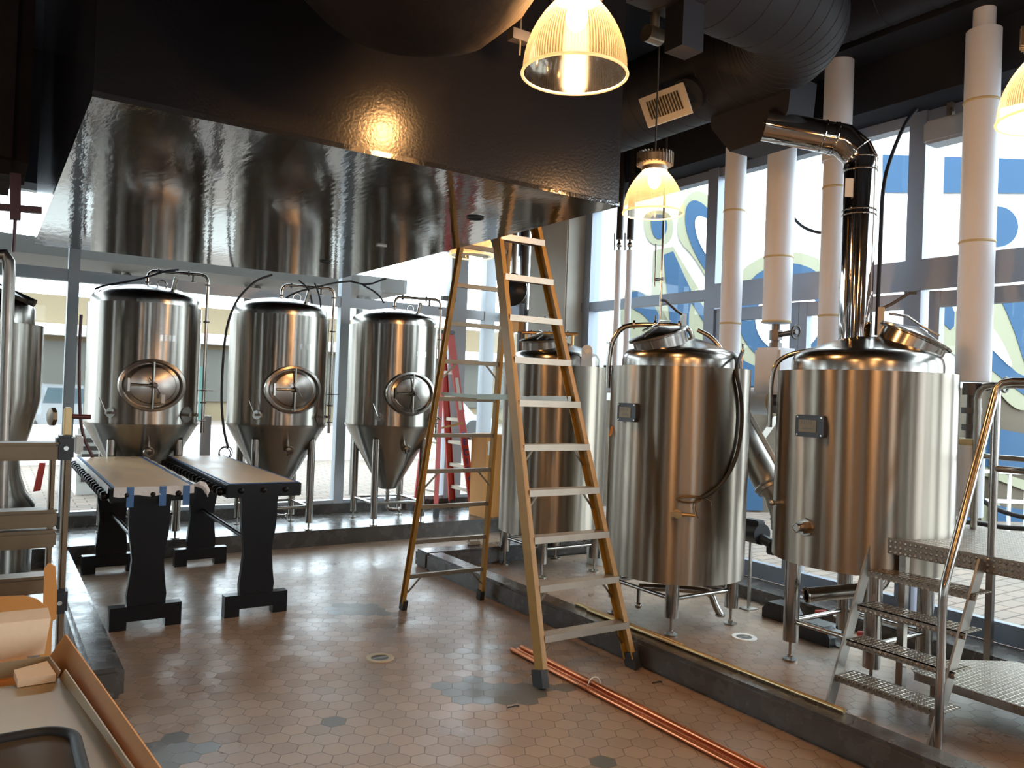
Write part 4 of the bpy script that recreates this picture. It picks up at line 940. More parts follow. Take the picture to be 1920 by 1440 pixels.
# bent drain pipe under the middle kettle
q = [oz(x, y, .2) for x, y in ((1203, 1117), (1205, 1118))]
pts = [Vector((4.17, 4.48, .26)), Vector((4.5, 4.24, .26)), Vector((4.58, 4.14, .25)), Vector((4.60, 4.11, .16)), Vector((4.62, 4.08, .1))]
MB().tube(pts, .026, 16, smooth=1).build('drain_pipe', M['tube'], k2)
MB().cyl(pts[0], pts[0] - Vector((0, 0, .13)), .014).ball(pts[0] - Vector((0, 0, .14)), .025).cyl(pts[4], pts[4] - Vector((0, 0, .015)), .035).build('drain_valve', M['tube'], k2)

# fittings of the left kettle
c = Vector((K1[0], K1[1], 0)); R1 = Vector((.804, -.595, 0)); F1 = Vector((-.595, -.804, 0))
MB().prism([(-.05, -.04), (.05, -.04), (.05, .14)] + [(.05 * math.cos(a * PI / 8), .14 + .05 * math.sin(a * PI / 8)) for a in range(1, 8)] + [(-.05, .14)], c + R1 * .28 + F1 * .36 + Vector((0, 0, 1.96)), R1, (0, 0, 1), -.012).build('lifting_eye', M['dome'], k1)
MB().cyl(c + R1 * .28 + F1 * .375 + Vector((0, 0, 2.09)), c + R1 * .28 + F1 * .38 + Vector((0, 0, 2.09)), .022).build('eye_hole', M['whitepaint'], k1)
mb = MB().cyl(c - R1 * .34 + Vector((0, 0, 2.27)), c + R1 * .2 + Vector((0, 0, 2.27)), .017)
for k in (-.25, -.08, .1): mb.cyl(c + R1 * (k - .006) + Vector((0, 0, 2.27)), c + R1 * (k + .006) + Vector((0, 0, 2.27)), .032, n=20)
mb.cyl(c - R1 * .3 + Vector((0, 0, 2.27)), c - R1 * .3 + Vector((0, 0, 2.0)), .012).cyl(c + R1 * .15 + Vector((0, 0, 2.27)), c + R1 * .15 + Vector((0, 0, 2.05)), .015)
mb.build('spray_pipe', M['brass'], k1)
MB().cyl(c + R1 * .47 + Vector((0, 0, 1.85)), c + R1 * .62 + Vector((0, 0, 1.85)), .018).build('side_stub', M['brass'], k1)
MB().cyl(c + R1 * .46 + Vector((0, 0, 1.97)), c + R1 * .6 + Vector((0, 0, 1.97)), .012).build('upper_stub', M['darksteel'], k1)

# grist chute between the kettles, pump below
t = thing('grist_chute', (5.3, 4.4, .8), 'diagonal steel auger tube between the two right kettles', 'auger')
a = ox(1350, 740, 5.12); b = ox(1448, 918, 5.12)
MB().cyl(a, b, .115, n=32).torus(a + (b - a) * .96, .117, .01, b - a, n=32, k=6).build('tube', M['galv'], t)
c2 = b + (b - a).normalized() * .1 + Vector((0, 0, -.12))
MB().tube([b, b + (b - a).normalized() * .05, c2, c2 - Vector((0, 0, .1))], [.1, .08, .055, .05], 24).build('spout', M['galv'], t)
MB().torus(c2 + Vector((0, 0, -.02)), .05, .012, (.6, .8, .2), n=5, k=6).torus(c2 + Vector((0, 0, -.02)), .03, .01, (.6, .8, .2), n=6, k=6).build('knob', M['plastic'], t)
dd = (b - a).normalized(); nn = dd.cross(Vector((.75, .6, 0))).normalized()
if nn.z < 0: nn = -nn
MB().bar(a + nn * .13, b + nn * .13, .03, .03, up=nn).build('conduit', M['whitepaint'], t, smooth=False)
q = ox(1418, 1000, 5.25)
t = thing('motor', (q.x, q.y, q.z), 'black electric motor between the two right kettles', 'motor')
MB().cyl(q + Vector((.03, .16, .0)), q - Vector((0, .06, 0)), .085, n=28).box(q.x - .05, q.x + .05, q.y - .05, q.y + .1, q.z + .05, q.z + .11, .01).build('casing', M['plastic'], t)
MB().cyl(q - Vector((0, .06, .03)), q - Vector((0, .16, .06)), .04).box(q.x - .03, q.x + .03, q.y - .2, q.y - .12, q.z - .14, q.z - .02, .01).build('gearbox', M['plastic'], t)
MB().box(q.x - .01, q.x + .01, q.y + .04, q.y + .06, .0, q.z - .07).box(q.x - .06, q.x + .06, q.y - .0, q.y + .1, .0, .01).build('bracket', M['galv'], t, smooth=False)
# floor pumps and their rods near the sill behind the right kettle
for (px, py, lab) in ((1520, 1150, 'black pump housing on the floor left of the right kettle legs'), (1585, 1192, 'black pump housing on the floor behind the right kettle legs')):
    q = oz(px, py, .06); q.x = min(q.x, 5.35)
    t = thing('floor_pump', (q.x, q.y, 0), lab, 'pump', 'black pumps by the sill')
    MB().prism([(-.13, 0), (.13, 0), (.13, .06), (.08, .13), (-.08, .13), (-.13, .07)], (q.x - .02, q.y + .13, .001), (0, -1, 0), (0, 0, 1), .16).build('housing', M['plastic'], t, smooth=False)
    MB().cyl((q.x - .05, q.y + .02, .12), (q.x - .05, q.y + .02, .9), .006, n=8).cyl((q.x - .05, q.y + .02, .19), (q.x - .05, q.y + .02, .2), .04).build('rod', M['tube'], t)
    MB().cyl((q.x + .0, q.y - .1, .1), (q.x + .0, q.y - .18, .12), .02).build('motor_end', M['red'], t)
# white bucket behind kettle 1
q = oz(1093, 1022, 0)
t = thing('plastic_bucket', (5.22, 6.2, .0), 'white plastic bucket behind the leftmost kettle legs', 'bucket')
MB().lathe([(0, .0), (.12, .0), (.135, .3), (.145, .3), (.145, .32), (.128, .32)], (5.22, 6.2, .001), n=32).build('pail', M['whitepaint'], t)

# ================================================================== FLOOR DRAINS
for (px, py, lab) in ((712, 1234, 'round floor drain on the open tile floor left of the yellow ladder'), (1395, 1195, 'round floor drain inside the curb under the middle kettle')):
    p = oz(px, py, 0)
    t = thing('floor_drain', (p.x, p.y, 0), lab, 'drain', 'round floor drains')
    MB().lathe([(.055, .001), (.058, .006), (.085, .006), (.09, .0005)], (p.x, p.y, 0), n=40).build('ring', M['beige'] if px < 1000 else M['whitepaint'], t)
    MB().cyl((p.x, p.y, .0005), (p.x, p.y, .002), .056, n=32).build('bowl', M['darksteel'], t)
    MB().box(p.x - .05, p.x + .05, p.y - .006, p.y + .006, .002, .005).build('crossbar', M['galv'], t, smooth=False)

# ================================================================== PIPES ON THE FLOOR
ends = [((965, 1222), 0), ((972, 1219), 1), ((980, 1217), 2)]
for i, (dy, zz, lab) in enumerate(((0, .015, 'copper pipe of the floor bundle, on the side away from the curb'), (.034, .015, 'copper pipe of the floor bundle, in the middle'), (.068, .015, 'copper pipe of the floor bundle, nearest the curb'), (.036, .043, 'copper pipe lying on top of the floor bundle'))):
    a = Vector((2.935 + dy, 4.33 - (.06 if i == 3 else .02 * i), zz)); b = Vector((2.96 + dy * 1.05, .6, zz))
    one(MB().cyl(a, b, .0145, n=18), 'copper_pipe', M['copper'], tuple(a), lab, 'pipe', 'copper pipes on the floor')
one(MB().torus((2.985, 3.55, .03), .045, .004, (0, 1, 0), n=24, k=6), 'pipe_tie', M['sticker'], (2.985, 3.55, .03), 'pale band tied round the copper pipe bundle', 'tie')
for (p0, p1, z, lab) in (((1092, 1130), (1310, 1205), .175, 'short brass pipe along the curb top, upper one by the ladder'), ((1125, 1140), (1612, 1325), .175, 'long brass pipe lying along the curb top towards the steps')):
    a = oz(*p0, z); b = oz(*p1, z)
    a.x = max(a.x, 3.60); b.x = max(b.x, 3.60)
    if z: a.x = 3.615 if lab[0] == 'l' else 3.64; b.x = a.x
    one(MB().cyl(a, b, .0135, n=16), 'brass_pipe', M['brass'], tuple(a), lab, 'pipe', 'brass pipes on the curb')

# ================================================================== TABLES
def make_table(xc, label, covered):
    y0, y1, z = 5.80, 8.05, .965
    t = thing('trestle_table', (xc, 6.8, 0), label, 'table', 'black trestle tables')
    w = .27
    mb = MB().box(xc - w, xc + w, y0, y1, z - .10, z - .004, .006); mb.build('top_frame', M['black'], t)
    MB().box(xc - w + .03, xc + w - .035, y0 + .025, y1 - .02, z - .006, z).build('top_panel', M['wood'], t, smooth=False)
    if not covered:
        mb = MB().box(xc - w + .018, xc - w + .03, y0 + .015, y1 - .01, z - .004, z + .0015).box(xc + w - .035, xc + w - .023, y0 + .015, y1 - .01, z - .004, z + .0015).box(xc - w + .02, xc + w - .023, y0 + .012, y0 + .025, z - .004, z + .0015)
        split(mb, 'blue_tape', M['bluetape'], t, False)
    else:
        mb = MB().box(xc - w + .012, xc - w + .03, y0 + .0, y1 - .01, z - .004, z + .0015).box(xc + w - .035, xc + w - .015, y0 + .0, y1 - .01, z - .004, z + .0015)
        for k in (-.15, .05, .2): mb.box(xc + k - .022, xc + k + .022, y0 - .016, y0 - .013, z - .13, z + .001).box(xc + k - .022, xc + k + .022, y0 - .016, y0 + .02, z, z + .002)
        split(mb, 'blue_tape', M['bluetape'], t, False)
        # plastic film folded over the edges
        mb = MB(); n = 24
        def strip(pa, pb, drop, out, nx):
            vs = []
            for i in range(nx + 1):
                f = i / nx; p = Vector(pa).lerp(Vector(pb), f); dz = drop * (1 + .12 * math.sin(i * 1.1)); oo = Vector(out) * (1 + .3 * math.sin(i * .9))
                vs.append((mb.b.verts.new(p), mb.b.verts.new(p + oo), mb.b.verts.new(p + oo * 1.2 - Vector((0, 0, dz)))))
            for a, b in zip(vs, vs[1:]):
                for k in range(2): mb.b.faces.new((a[k], a[k + 1], b[k + 1], b[k]))
        strip((xc - w + .02, y0 - .004, z + .003), (xc + w - .02, y0 - .004, z + .003), .06, (0, -.008, 0), 16)
        strip((xc - w + .0, y0, z + .003), (xc - w + .0, y1, z + .003), .04, (-.012, 0, 0), 40)
        strip((xc + w - .01, y0, z + .003), (xc + w - .01, y1, z + .003), .015, (.02, 0, 0), 40)
        mb.tube([(xc + w - .03, y0, z), (xc + w + .03, y0 - .03, z + .01), (xc + w + .06, y0 - .03, z - .03), (xc + w + .07, y0 - .02, z - .08)], [.01, .025, .02, .004], 8, smooth=1)
        mb.build('plastic_film', M['film'], t)
    # round-headed knobs along both long edges
    for k in range(17):
        yy = y0 + .07 + k * (y1 - y0 - .12) / 16
        MB().lathe([(0, .0), (.02, .0), (.03, .012), (.032, .03), (.026, .045), (.012, .052), (0, .053)], (xc - w, yy, z - .055), (-1, 0, -.15), 18).build('edge_knob', M['black'], t)
    mb = MB()
    for k in (-.17, -.01, .15): mb.lathe([(0, 0), (.018, 0), (.02, .012), (.01, .02), (0, .021)], (xc + k, y0, z - .05), (0, -1, 0), 16)
    for k in range(8): mb.lathe([(0, 0), (.018, 0), (.02, .012), (.01, .02), (0, .021)], (xc + w, y0 + .1 + k * .28, z - .05), (1, 0, 0), 16)
    split(mb, 'end_knob', M['black'], t)
    # shaped trestle legs with notched feet
    prof = [(0.12, .15), (.125, .22), (.115, .30), (.105, .40), (.10, .46), (.108, .54), (.122, .62), (.128, .70), (.128, .80), (.135, .87)]
    for yy in (5.90, 7.68):
        pl = [(-a, b) for a, b in prof] + [(a, b) for a, b in prof[::-1]]
        lg = MB().prism(pl, (xc - .01, yy + .03, 0), (1, 0, 0), (0, 0, 1), .055).build('leg', M['black'], t)
        ft = [(-.225, .0), (-.12, .0), (-.12, .055), (.12, .055), (.12, .0), (.225, .0), (.225, .155), (.11, .155), (-.11, .155), (-.225, .155)]
        MB().prism(ft, (xc - .01, yy + .045, 0), (1, 0, 0), (0, 0, 1), .085).build('foot', M['black'], lg, smooth=False)
    MB().cyl((xc - .01, 5.9, .50), (xc - .01, 7.68, .50), .018).build('stretcher', M['black'], t)
    return t
make_table(.985, 'black trestle table on the left, plastic film and blue tape over its wooden top', True)
make_table(1.725, 'black trestle table on the right with a bare wooden top, nearer the fermenters', False)

# ================================================================== YELLOW STEPLADDER
def ladder_front(z): f = z / .272; return 3.72 + .283 * z
t = thing('yellow_stepladder', (3.08, 4.6, 0), 'tall yellow fibreglass stepladder standing open under the bulkhead edge', 'ladder')
ZT = 3.30
def flx(z): return 2.735 + .035 * min(1, z / .3) + .033 * z / 3.0
def frx(z): return 3.445 - .107 * z
def pf(x, z): return Vector((x, 3.72 + .283 * z, z))
def rx_l(z): return 2.73 + .06 * z / 3.0
def rx_r(z): return 3.42 - .095 * z
apexY = 3.72 + .283 * ZT + .14
def pr(x, z): return Vector((x, 5.53 + (apexY - 5.53) * z / ZT, z))
upv = Vector((0, -1, .283)).normalized()
for nm, fx_, sd in (('front_rail', flx, 1), ('front_rail', frx, -1)):
    a, b = pf(fx_(0), .0), pf(fx_(ZT), ZT)
    a2 = a + (b - a).normalized() * .06
    mb = MB(); mb.chan(a2, b, .03, .085, .006, up=upv, side=sd); o = mb.build(nm, M['yellow'], t, smooth=False)
    MB().bar(a, a2 + (b - a).normalized() * .04, .045, .10, up=upv).build('shoe', M['rubber'], o, smooth=False)
for k in range(1, 12):
    z = .272 * k - .01
    if z > ZT - .1: break
    a, b = pf(flx(z), z), pf(frx(z), z)
    mb = MB()
    mb.box(a.x, b.x, a.y - .045, a.y + .04, z + .012, z + .022)            # tread
    mb.box(a.x, b.x, a.y - .05, a.y - .044, z - .018, z + .022)            # front lip
    mb.box(a.x, b.x, a.y + .036, a.y + .04, z - .012, z + .022)
    st = mb.build('step', M['alu'], t, smooth=False)
    if k in (1, 2, 4, 5): 
        for sx, x0 in ((1, a.x + .01), (-1, b.x - .01)): MB().bar((x0, a.y - .0, z - .12), (x0 + sx * .1, a.y + .0, z), .012, .006, up=(0, 1, 0)).build('knee_brace', M['aludark'], st, smooth=False)
for nm, fx_, sd in (('rear_rail', rx_l, 1), ('rear_rail', rx_r, -1)):
    a, b = pr(fx_(0), 0), pr(fx_(ZT), ZT); a2 = a + (b - a).normalized() * .05
    upr = Vector((0, 1, .25)).normalized()
    o = MB().chan(a2, b, .025, .05, .006, up=upr, side=sd).build(nm, M['yellow'], t, smooth=False)
    MB().bar(a, a2 + (b - a).normalized() * .03, .04, .06, up=upr).build('shoe', M['rubber'], o, smooth=False)
for k in range(1, 12):
    z = .272 * k - .01
    if z > ZT - .1: break
    a, b = pr(rx_l(z), z), pr(rx_r(z), z)
    o = MB().bar(a, b, .03, .03).build('rear_bar', M['aludark'], t, smooth=False)
    if k in (1, 4, 7):
        for sx, e in ((1, a), (-1, b)): MB().bar(e + Vector((0, 0, -.12)), e + Vector((sx * .12, 0, 0)), .012, .008, up=(0, 1, 0)).build('knee_brace', M['aludark'], o, smooth=False)
MB().box(flx(ZT) - .03, frx(ZT) + .03, pf(0, ZT).y - .07, apexY + .06, ZT, ZT + .06, .01).build('top_cap', M['yellow'], t)
z = 1.63
for fx_, rx_, lab in ((flx, rx_l, 'l'), (frx, rx_r, 'r')):
    a = pf(fx_(z) + (.03 if lab == 'l' else -.03), z + .03); b = pr(rx_(z) + (.03 if lab == 'l' else -.03), z + .03); mid = (a + b) / 2 + Vector((0, 0, -.01))
    MB().bar(a, mid, .006, .035).bar(mid, b, .006, .025).build('spreader', M['galv'] if lab == 'r' else M['greensticker'], t, smooth=False)
mb = MB()
for z_ in (1.27, 1.05, .9): p = pf(flx(z_) - .0045, z_); mb.bar(p - Vector((0, .02, .07)), p + Vector((0, .02, .07)), .001, .05, up=upv)
mb.build('warning_label', M['sticker'], t, smooth=False)

# ================================================================== RED STEPLADDER BEHIND
t = thing('red_stepladder', (4.85, 8.45, PZ), 'red fibreglass stepladder with purple stencilled letters by the back window', 'ladder')
ZR = 2.36
rails = (('front_rail', Vector((5.13, 8.52, PZ)), Vector((4.77, 8.63, ZR)), .09, 1, 'm'), ('front_rail', Vector((5.10, 9.02, PZ)), Vector((4.77, 8.87, ZR)), .09, -1, 'm'),
         ('rear_rail', Vector((4.55, 8.43, PZ)), Vector((4.67, 8.63, ZR)), .05, 1, 'r'), ('rear_rail', Vector((4.51, 8.92, PZ)), Vector((4.67, 8.87, ZR)), .05, -1, 'r'))
for nm, a, b, h, sd, k in rails:
    upx = Vector((1, 0, .16 if k == 'm' else -.05)).normalized()
    sgn = 1 if (b - a).cross(upx).y * (1 if sd > 0 else -1) > 0 else -1
    o = MB().chan(a + (b - a) * .03, b, .025, h, .006, up=upx, side=sgn).build(nm, M['red'], t, smooth=False)
    MB().bar(a, a + (b - a) * .045, .04, h + .012, up=upx).build('shoe', M['rubber'], o, smooth=False)
for k in range(1, 8):
    f = k * .29 / (ZR - PZ); p = rails[0][1].lerp(rails[0][2], f); q = rails[1][1].lerp(rails[1][2], f)
    o = MB().box(p.x - .04, p.x + .045, p.y + .01, q.y - .01, p.z - .01, p.z + .01).box(p.x - .042, p.x - .038, p.y + .01, q.y - .01, p.z - .03, p.z + .01).build('step', M['alu'], t, smooth=False)
    if k in (1, 3): MB().bar((p.x, p.y + .01, p.z - .14), (p.x, p.y + .12, p.z - .01), .012, .008, up=(1, 0, 0)).build('knee_brace', M['alu'], o, smooth=False)
    p = rails[2][1].lerp(rails[2][2], f); q = rails[3][1].lerp(rails[3][2], f)
    if k in (1, 3, 5): MB().bar(p, q, .02, .025).build('rear_bar', M['alu'], t, smooth=False)
MB().box(4.63, 4.81, 8.60, 8.90, ZR, ZR + .05, .01).build('top_cap', M['plastic'], t)
MB().bar((4.62, 8.61, 1.2), (4.95, 8.56, 1.28), .004, .025, up=(0, 0, 1)).build('spreader', M['yellow'], t, smooth=False)
fa, fb = rails[0][1], rails[0][2]; d_ = (fb - fa).normalized()
nrm = Vector((-.0, -1, 0)); nrm = (nrm - d_ * nrm.dot(d_)).normalized(); ux = d_.cross(nrm).normalized()
if ux.x < 0: ux = -ux
nrm = ux.cross(d_).normalized()
for f, ch in ((.40, 'E'), (.34, 'C'), (.29, 'I'), (.245, '5'), (.195, '4'), (.45, 'v'), (.145, 'd')):
    c = fa.lerp(fb, f) + nrm * .0045
    if ch in 'vd':
        po = [(-.02, .015), (0, -.02), (.02, .015)] if ch == 'v' else [(0, .028), (-.02, 0), (0, -.028), (.02, 0)]
        MB().prism(po, c, ux, d_, .0015).build('stencil_mark', M['blueink'], t, smooth=False); continue
    cu = bpy.data.curves.new('txt', 'FONT'); cu.body = ch; cu.size = .105; cu.extrude = .0008; cu.offset = .003; cu.align_x = 'CENTER'; cu.align_y = 'CENTER'
    to = bpy.data.objects.new('txt', cu); COL.objects.link(to)
    me = bpy.data.meshes.new_from_object(to.evaluated_get(bpy.context.evaluated_depsgraph_get())); bpy.data.objects.remove(to)
    o = bpy.data.objects.new('stencil_letter', me); COL.objects.link(o); me.materials.clear(); me.materials.append(M['blueink']); o.parent = t
    me.transform(Matrix.Translation(c - Vector(t.location)) @ Matrix((ux, d_, nrm)).transposed().to_4x4())
for f0, f1 in ((.66, .76), (.58, .63)):
    p, q = fa.lerp(fb, f0) + nrm * .0045, fa.lerp(fb, f1) + nrm * .0045
    MB().bar(p, q, .045, .001, up=nrm).build('paper_label', M['sticker'], t, smooth=False)

# ================================================================== STEPS AND PLATFORM
t = thing('work_platform', (4.9, 2.1, 0), 'steel access platform with tread plate deck, four steps and tubular handrails', 'platform')
PZT = .93; XL, XR = 3.96, 4.42; YL, YR = 2.70, 2.13
# deck with a round bite for the kettle
K = K3
pts = [(XR, .7), (6.0 - .45, .7), (5.45, 2.72)]
a0 = math.degrees(math.atan2(2.72 - K[1], math.sqrt(max(0, .575 ** 2 - (2.72 - K[1]) ** 2)))); 
for k in range(15):
    a = math.radians(a0 + (-180 - 2 * a0) * k / 14)
    pts.append((K[0] + .575 * math.cos(a), K[1] + .575 * math.sin(a)))
pts = [p for p in pts if p[0] > XR - .001 or True]
pts = [p for p in pts if not (p[0] < XR)]
pts.append((XR, K[1] - math.sqrt(.575 ** 2 - (K[0] - XR) ** 2)))
MB().prism(pts, (0, 0, PZT - .006), (1, 0, 0), (0, 1, 0), .006).build('deck', M['tread'], t, smooth=False)
MB().box(XR - .006, XR, .7, YL + .06, PZT - .09, PZT + .001).box(XR, 5.5, .7, .706, PZT - .09, PZT).build('skirt', M['tread'], t, smooth=False)
for (x, y) in ((XR + .03, YL - .12), (XR + .03, 1.0), (5.38, 2.55), (5.38, 1.0)):
    MB().box(x - .02, x + .02, y - .02, y + .02, .0, PZT - .006).build('post', M['tube'], t, smooth=False)
d_ = Vector((XR - XL, 0, PZT - .06)).normalized()
for yy in (YL, YR):
    MB().bar((XL, yy, .02), (XR - .02, yy + (.04 if yy > 2.4 else -.0), PZT - .03), .012, .075, up=(-d_.z, 0, d_.x)).build('stringer', M['galv'], t, smooth=False)
for k in range(4):
    z = .19 + k * .185; x = XL + (XR - XL) * z / PZT
    st = MB().box(x - .045, x + .12, YR - .03, YL, z - .006, z, 0).box(x - .045, x - .039, YR - .03, YL, z - .035, z).build('step', M['tread'], t, smooth=False)
# near handrail
hx = XL + .0; hy = YR - .035
zk = .80
top = 1.845
pts = [(hx, hy, .02), (hx, hy, zk - .02), (hx + .015, hy, zk + .04), (XR - .02, hy, top - .08), (XR + .0, hy - .01, top - .015), (XR + .0, hy - .06, top + .0), (XR, hy - .12, top), (XR, .7, top)]
pts = [(hx, hy, .0), (hx, hy, zk - .05), (hx + .003, hy, zk), (hx + .022, hy, zk + .05)] + [(XR - .03, hy, top - .10), (XR - .01, hy - .003, top - .04), (XR, hy - .03, top - .008), (XR, hy - .08, top), (XR, .7, top)]
MB().tube(pts, .021, 18).build('handrail', M['tube'], t)
MB().cyl((XR + .0, hy, PZT), (XR + .0, hy, top - .05), .02, n=18).build('rail_post', M['tube'], t)
MB().cyl((XR, hy, 1.39), (XR, .7, 1.39), .017, n=18).build('mid_rail', M['tube'], t)
MB().cyl((XR, .72, PZT), (XR, .72, top), .02, n=18).build('rail_post', M['tube'], t)
bx, by = 5.29, 2.62
pts = [(bx, by, PZT), (bx, by, 1.76), (bx, by - .01, 1.81), (bx, by - .04, 1.84), (bx, by - .09, 1.85), (bx, .7, 1.85)]
MB().tube(pts, .021, 18).build('handrail', M['tube'], t)
MB().cyl((bx, by, 1.40), (bx, .7, 1.40), .017, n=18).build('mid_rail', M['tube'], t)
MB().cyl((bx, .72, PZT), (bx, .72, 1.85), .02, n=18).build('rail_post', M['tube'], t)
# low tread plate ramp under the platform
t = thing('low_step_platform', (4.9, 1.7, 0), 'low tread plate platform on the floor beside the steps', 'platform')
q = [oz(x, y, .2) for x, y in ((1640, 1258), (1757, 1298), (1925, 1345))]
MB().prism([(4.45, .7), (5.3, .7), (5.3, 2.0), (5.2, 2.32), (4.9, 2.5), (4.5, 2.55), (4.45, 2.5)], (0, 0, .19), (1, 0, 0), (0, 1, 0), .006).build('deck', M['tread'], t, smooth=False)
MB().box(4.45, 4.46, .7, 2.5, .15, .19).build('skirt', M['galv'], t, smooth=False)
for (x, y) in ((4.49, 2.4), (5.2, 2.0), (4.49, .8), (5.2, .8)): MB().box(x - .02, x + .02, y - .02, y + .02, 0, .19).build('leg', M['tube'], t, smooth=False)
# black hoses behind the railing
for pl, lab in ((((1798, 868), (1806, 888), (1822, 918), (1850, 945), (1885, 962), (1930, 972)), 'upper black hose sagging behind the platform handrail'), (((1790, 978), (1830, 980), (1870, 988), (1930, 992)), 'lower black hose lying behind the platform handrail')):
    pp = [ox(x, y, 5.62) for x, y in pl]
    one(MB().tube(pp, .016, 10, smooth=2), 'black_hose', M['rubber'], tuple(pp[0]), lab, 'hose')

# ================================================================== CABLES AND HOSES AT THE FERMENTERS
pp = [oy(x, y, 8.0) for x, y in ((152, 590), (149, 640), (148, 700), (149, 760), (152, 800), (160, 830), (172, 852), (180, 880))]
one(MB().tube(pp, .014, 10, smooth=2), 'glycol_hose', M['hosered'], tuple(pp[-1]), 'dark red hose hanging left of the left fermenter', 'hose')
pp = [oy(x, y, 8.05) for x, y in ((510, 515), (480, 525), (455, 548), (437, 575), (423, 620), (417, 690), (415, 760), (420, 810), (428, 840))]
h = one(MB().tube(pp, .012, 10, smooth=2), 'glycol_hose', M['rubber'], tuple(pp[-1]), 'black hose arching down the left side of the middle fermenter', 'hose')
c = oy(421, 850, 8.05); MB().torus(c, .055, .005, (0, 1, 0), n=28, k=6).torus(c + Vector((.01, -.01, .01)), .06, .005, (.2, 1, .1), n=28, k=6).build('coil', M['rubber'], h)
for pl, m, lab in ((((505, 597), (520, 575), (545, 550), (600, 537), (625, 530), (660, 527)), 'rubber', 'black cable crossing over the middle fermenter dome'),
                   (((560, 525), (578, 540), (584, 560), (586, 578)), 'rubber', 'short black cable dropping on the middle fermenter, left one'),
                   (((590, 530), (597, 548), (602, 570), (600, 590), (596, 605)), 'rubber', 'short black cable dropping on the middle fermenter, right one'),
                   (((655, 527), (690, 535), (715, 525), (724, 522)), 'duct', 'grey cable end sticking out between the middle and right fermenters'),
                   (((680, 534), (700, 545), (712, 555), (720, 568)), 'duct', 'grey cable curving down towards the right fermenter'),
                   (((178, 542), (195, 535), (240, 528), (275, 520), (310, 508), (335, 506)), 'duct', 'grey cable crossing over the left fermenter dome')):
    pp = [oy(x, y, 8.3) for x, y in pl]
    one(MB().tube(pp, .010, 8, smooth=2), 'cable', M[m], tuple(pp[0]), lab, 'cable')
p = oy(842, 560, 9.1)
one(MB().box(p.x - .1, p.x + .09, 9.08, 9.14, p.z - .03, p.z + .03), 'junction_box', M['darksteel'], tuple(p), 'flat dark box above the red ladder, beside the right fermenter pipe', 'box', smooth=False)
# white perforated post beside the left fermenter
p = oy(384, 850, 8.75)
one(MB().box(p.x - .05, p.x + .05, 8.74, 8.78, PZ, oy(384, 780, 8.75).z), 'perforated_post', M['framelight'], (p.x, 8.76, PZ), 'pale metal post standing right of the left fermenter legs', 'post', smooth=False)
# cardboard carton behind the yellow ladder
t = thing('cardboard_carton', (5.25, 8.2, PZ), 'tall cardboard carton in the corner behind the yellow ladder', 'carton')
q0 = oy(908, 830, 8.2)
MB().box(q0.x, q0.x + .3, 8.15, 8.5, PZ, q0.z + .1).build('box', M['card'], t, smooth=False)
MB().box(q0.x + .02, q0.x + .12, 8.145, 8.15, q0.z - .15, q0.z + .02).build('paper_label', M['sticker'], t, smooth=False)
# sanding block on curb
p = oz(888, 1021, .16)
t = thing('sanding_block', (p.x, p.y, .16), 'small grey block tool lying on the curb corner', 'tool')
MB().box(p.x - .06, p.x + .06, p.y - .035, p.y + .035, .162, .20, .008).build('block', M['concrete'], t)
MB().torus((p.x, p.y, .205), .05, .007, (0, 1, .1), sx=1, n=24, k=6).build('handle', M['beige'], t)
# floor litter
for (px, py, lab) in ((962, 1328, 'small dark scrap on the grey tiles below the ladder'), (1232, 1282, 'curled dark strip on the floor beside the curb')):
    p = oz(px, py, 0)
    one(MB().tube([(p.x - .03, p.y + .01, .006), (p.x, p.y - .01, .014), (p.x + .02, p.y + .015, .006), (p.x + .04, p.y, .005)], .004, 6, smooth=1), 'debris', M['rubber'], (p.x, p.y, 0), lab, 'debris')

# ================================================================== FOREGROUND LEFT: FOLDED MULTI-LADDER
LY = 3.78
t = thing('folding_ladder', (0, LY, 0), 'worn aluminium multi-position ladder with black hinges at the left edge', 'ladder')
zl = lambda y: oy(120, y, LY).z
xr = .29
for (x, y, z1, w, d) in ((xr, LY, 1.45, .035, .07), (xr - .05, LY - .012, 1.36, .028, .06), (-.43, LY, 1.45, .035, .07)):
    MB().chan((x, y, .03), (x, y, z1), w * .6, d, .006, up=(0, 1, 0), side=-1).build('rail', M['aludark'], t, smooth=False)
for (x, ) in ((xr,), (-.43,)): MB().box(x - .03, x + .03, LY - .05, LY + .05, 0, .05, .005).build('shoe', M['rubber'], t)
for z in (zl(845), zl(968), zl(1005), zl(1088), zl(1158), .45, .2):
    MB().box(-.43, xr - .02, LY - .055, LY + .03, z - .035, z + .03, .008).box(-.43, xr - .02, LY - .06, LY + .035, z + .03, z + .038).build('rung', M['aludark'], t)
for z in (zl(838), zl(1122)):
    h = MB().box(xr - .035, xr + .03, LY - .06, LY + .03, z - .05, z + .05, .01).build('hinge', M['plastic'], t)
    MB().cyl((xr, LY - .075, z), (xr, LY - .06, z), .009).build('rivet', M['tube'], h)
MB().box(xr + .03, xr + .065, LY - .04, LY + .03, zl(850), zl(815), .008).build('lock_housing', M['galv'], t)
MB().box(xr - .01, xr + .02, LY - .03, LY + .0, zl(832), zl(763), .006).build('lock_plate', M['brass'], t)
MB().lathe([(0, 0), (.02, .0), (.04, .005), (.038, .02), (.015, .025), (0, .025)], (xr - .04, LY - .015, zl(781)), (-1, -.3, 0), 8).build('lock_knob', M['aludark'], t)
MB().cyl((xr + .02, LY - .015, zl(780)), (xr + .09, LY - .015, zl(781)), .010).build('lock_pin', M['hosered'], t)

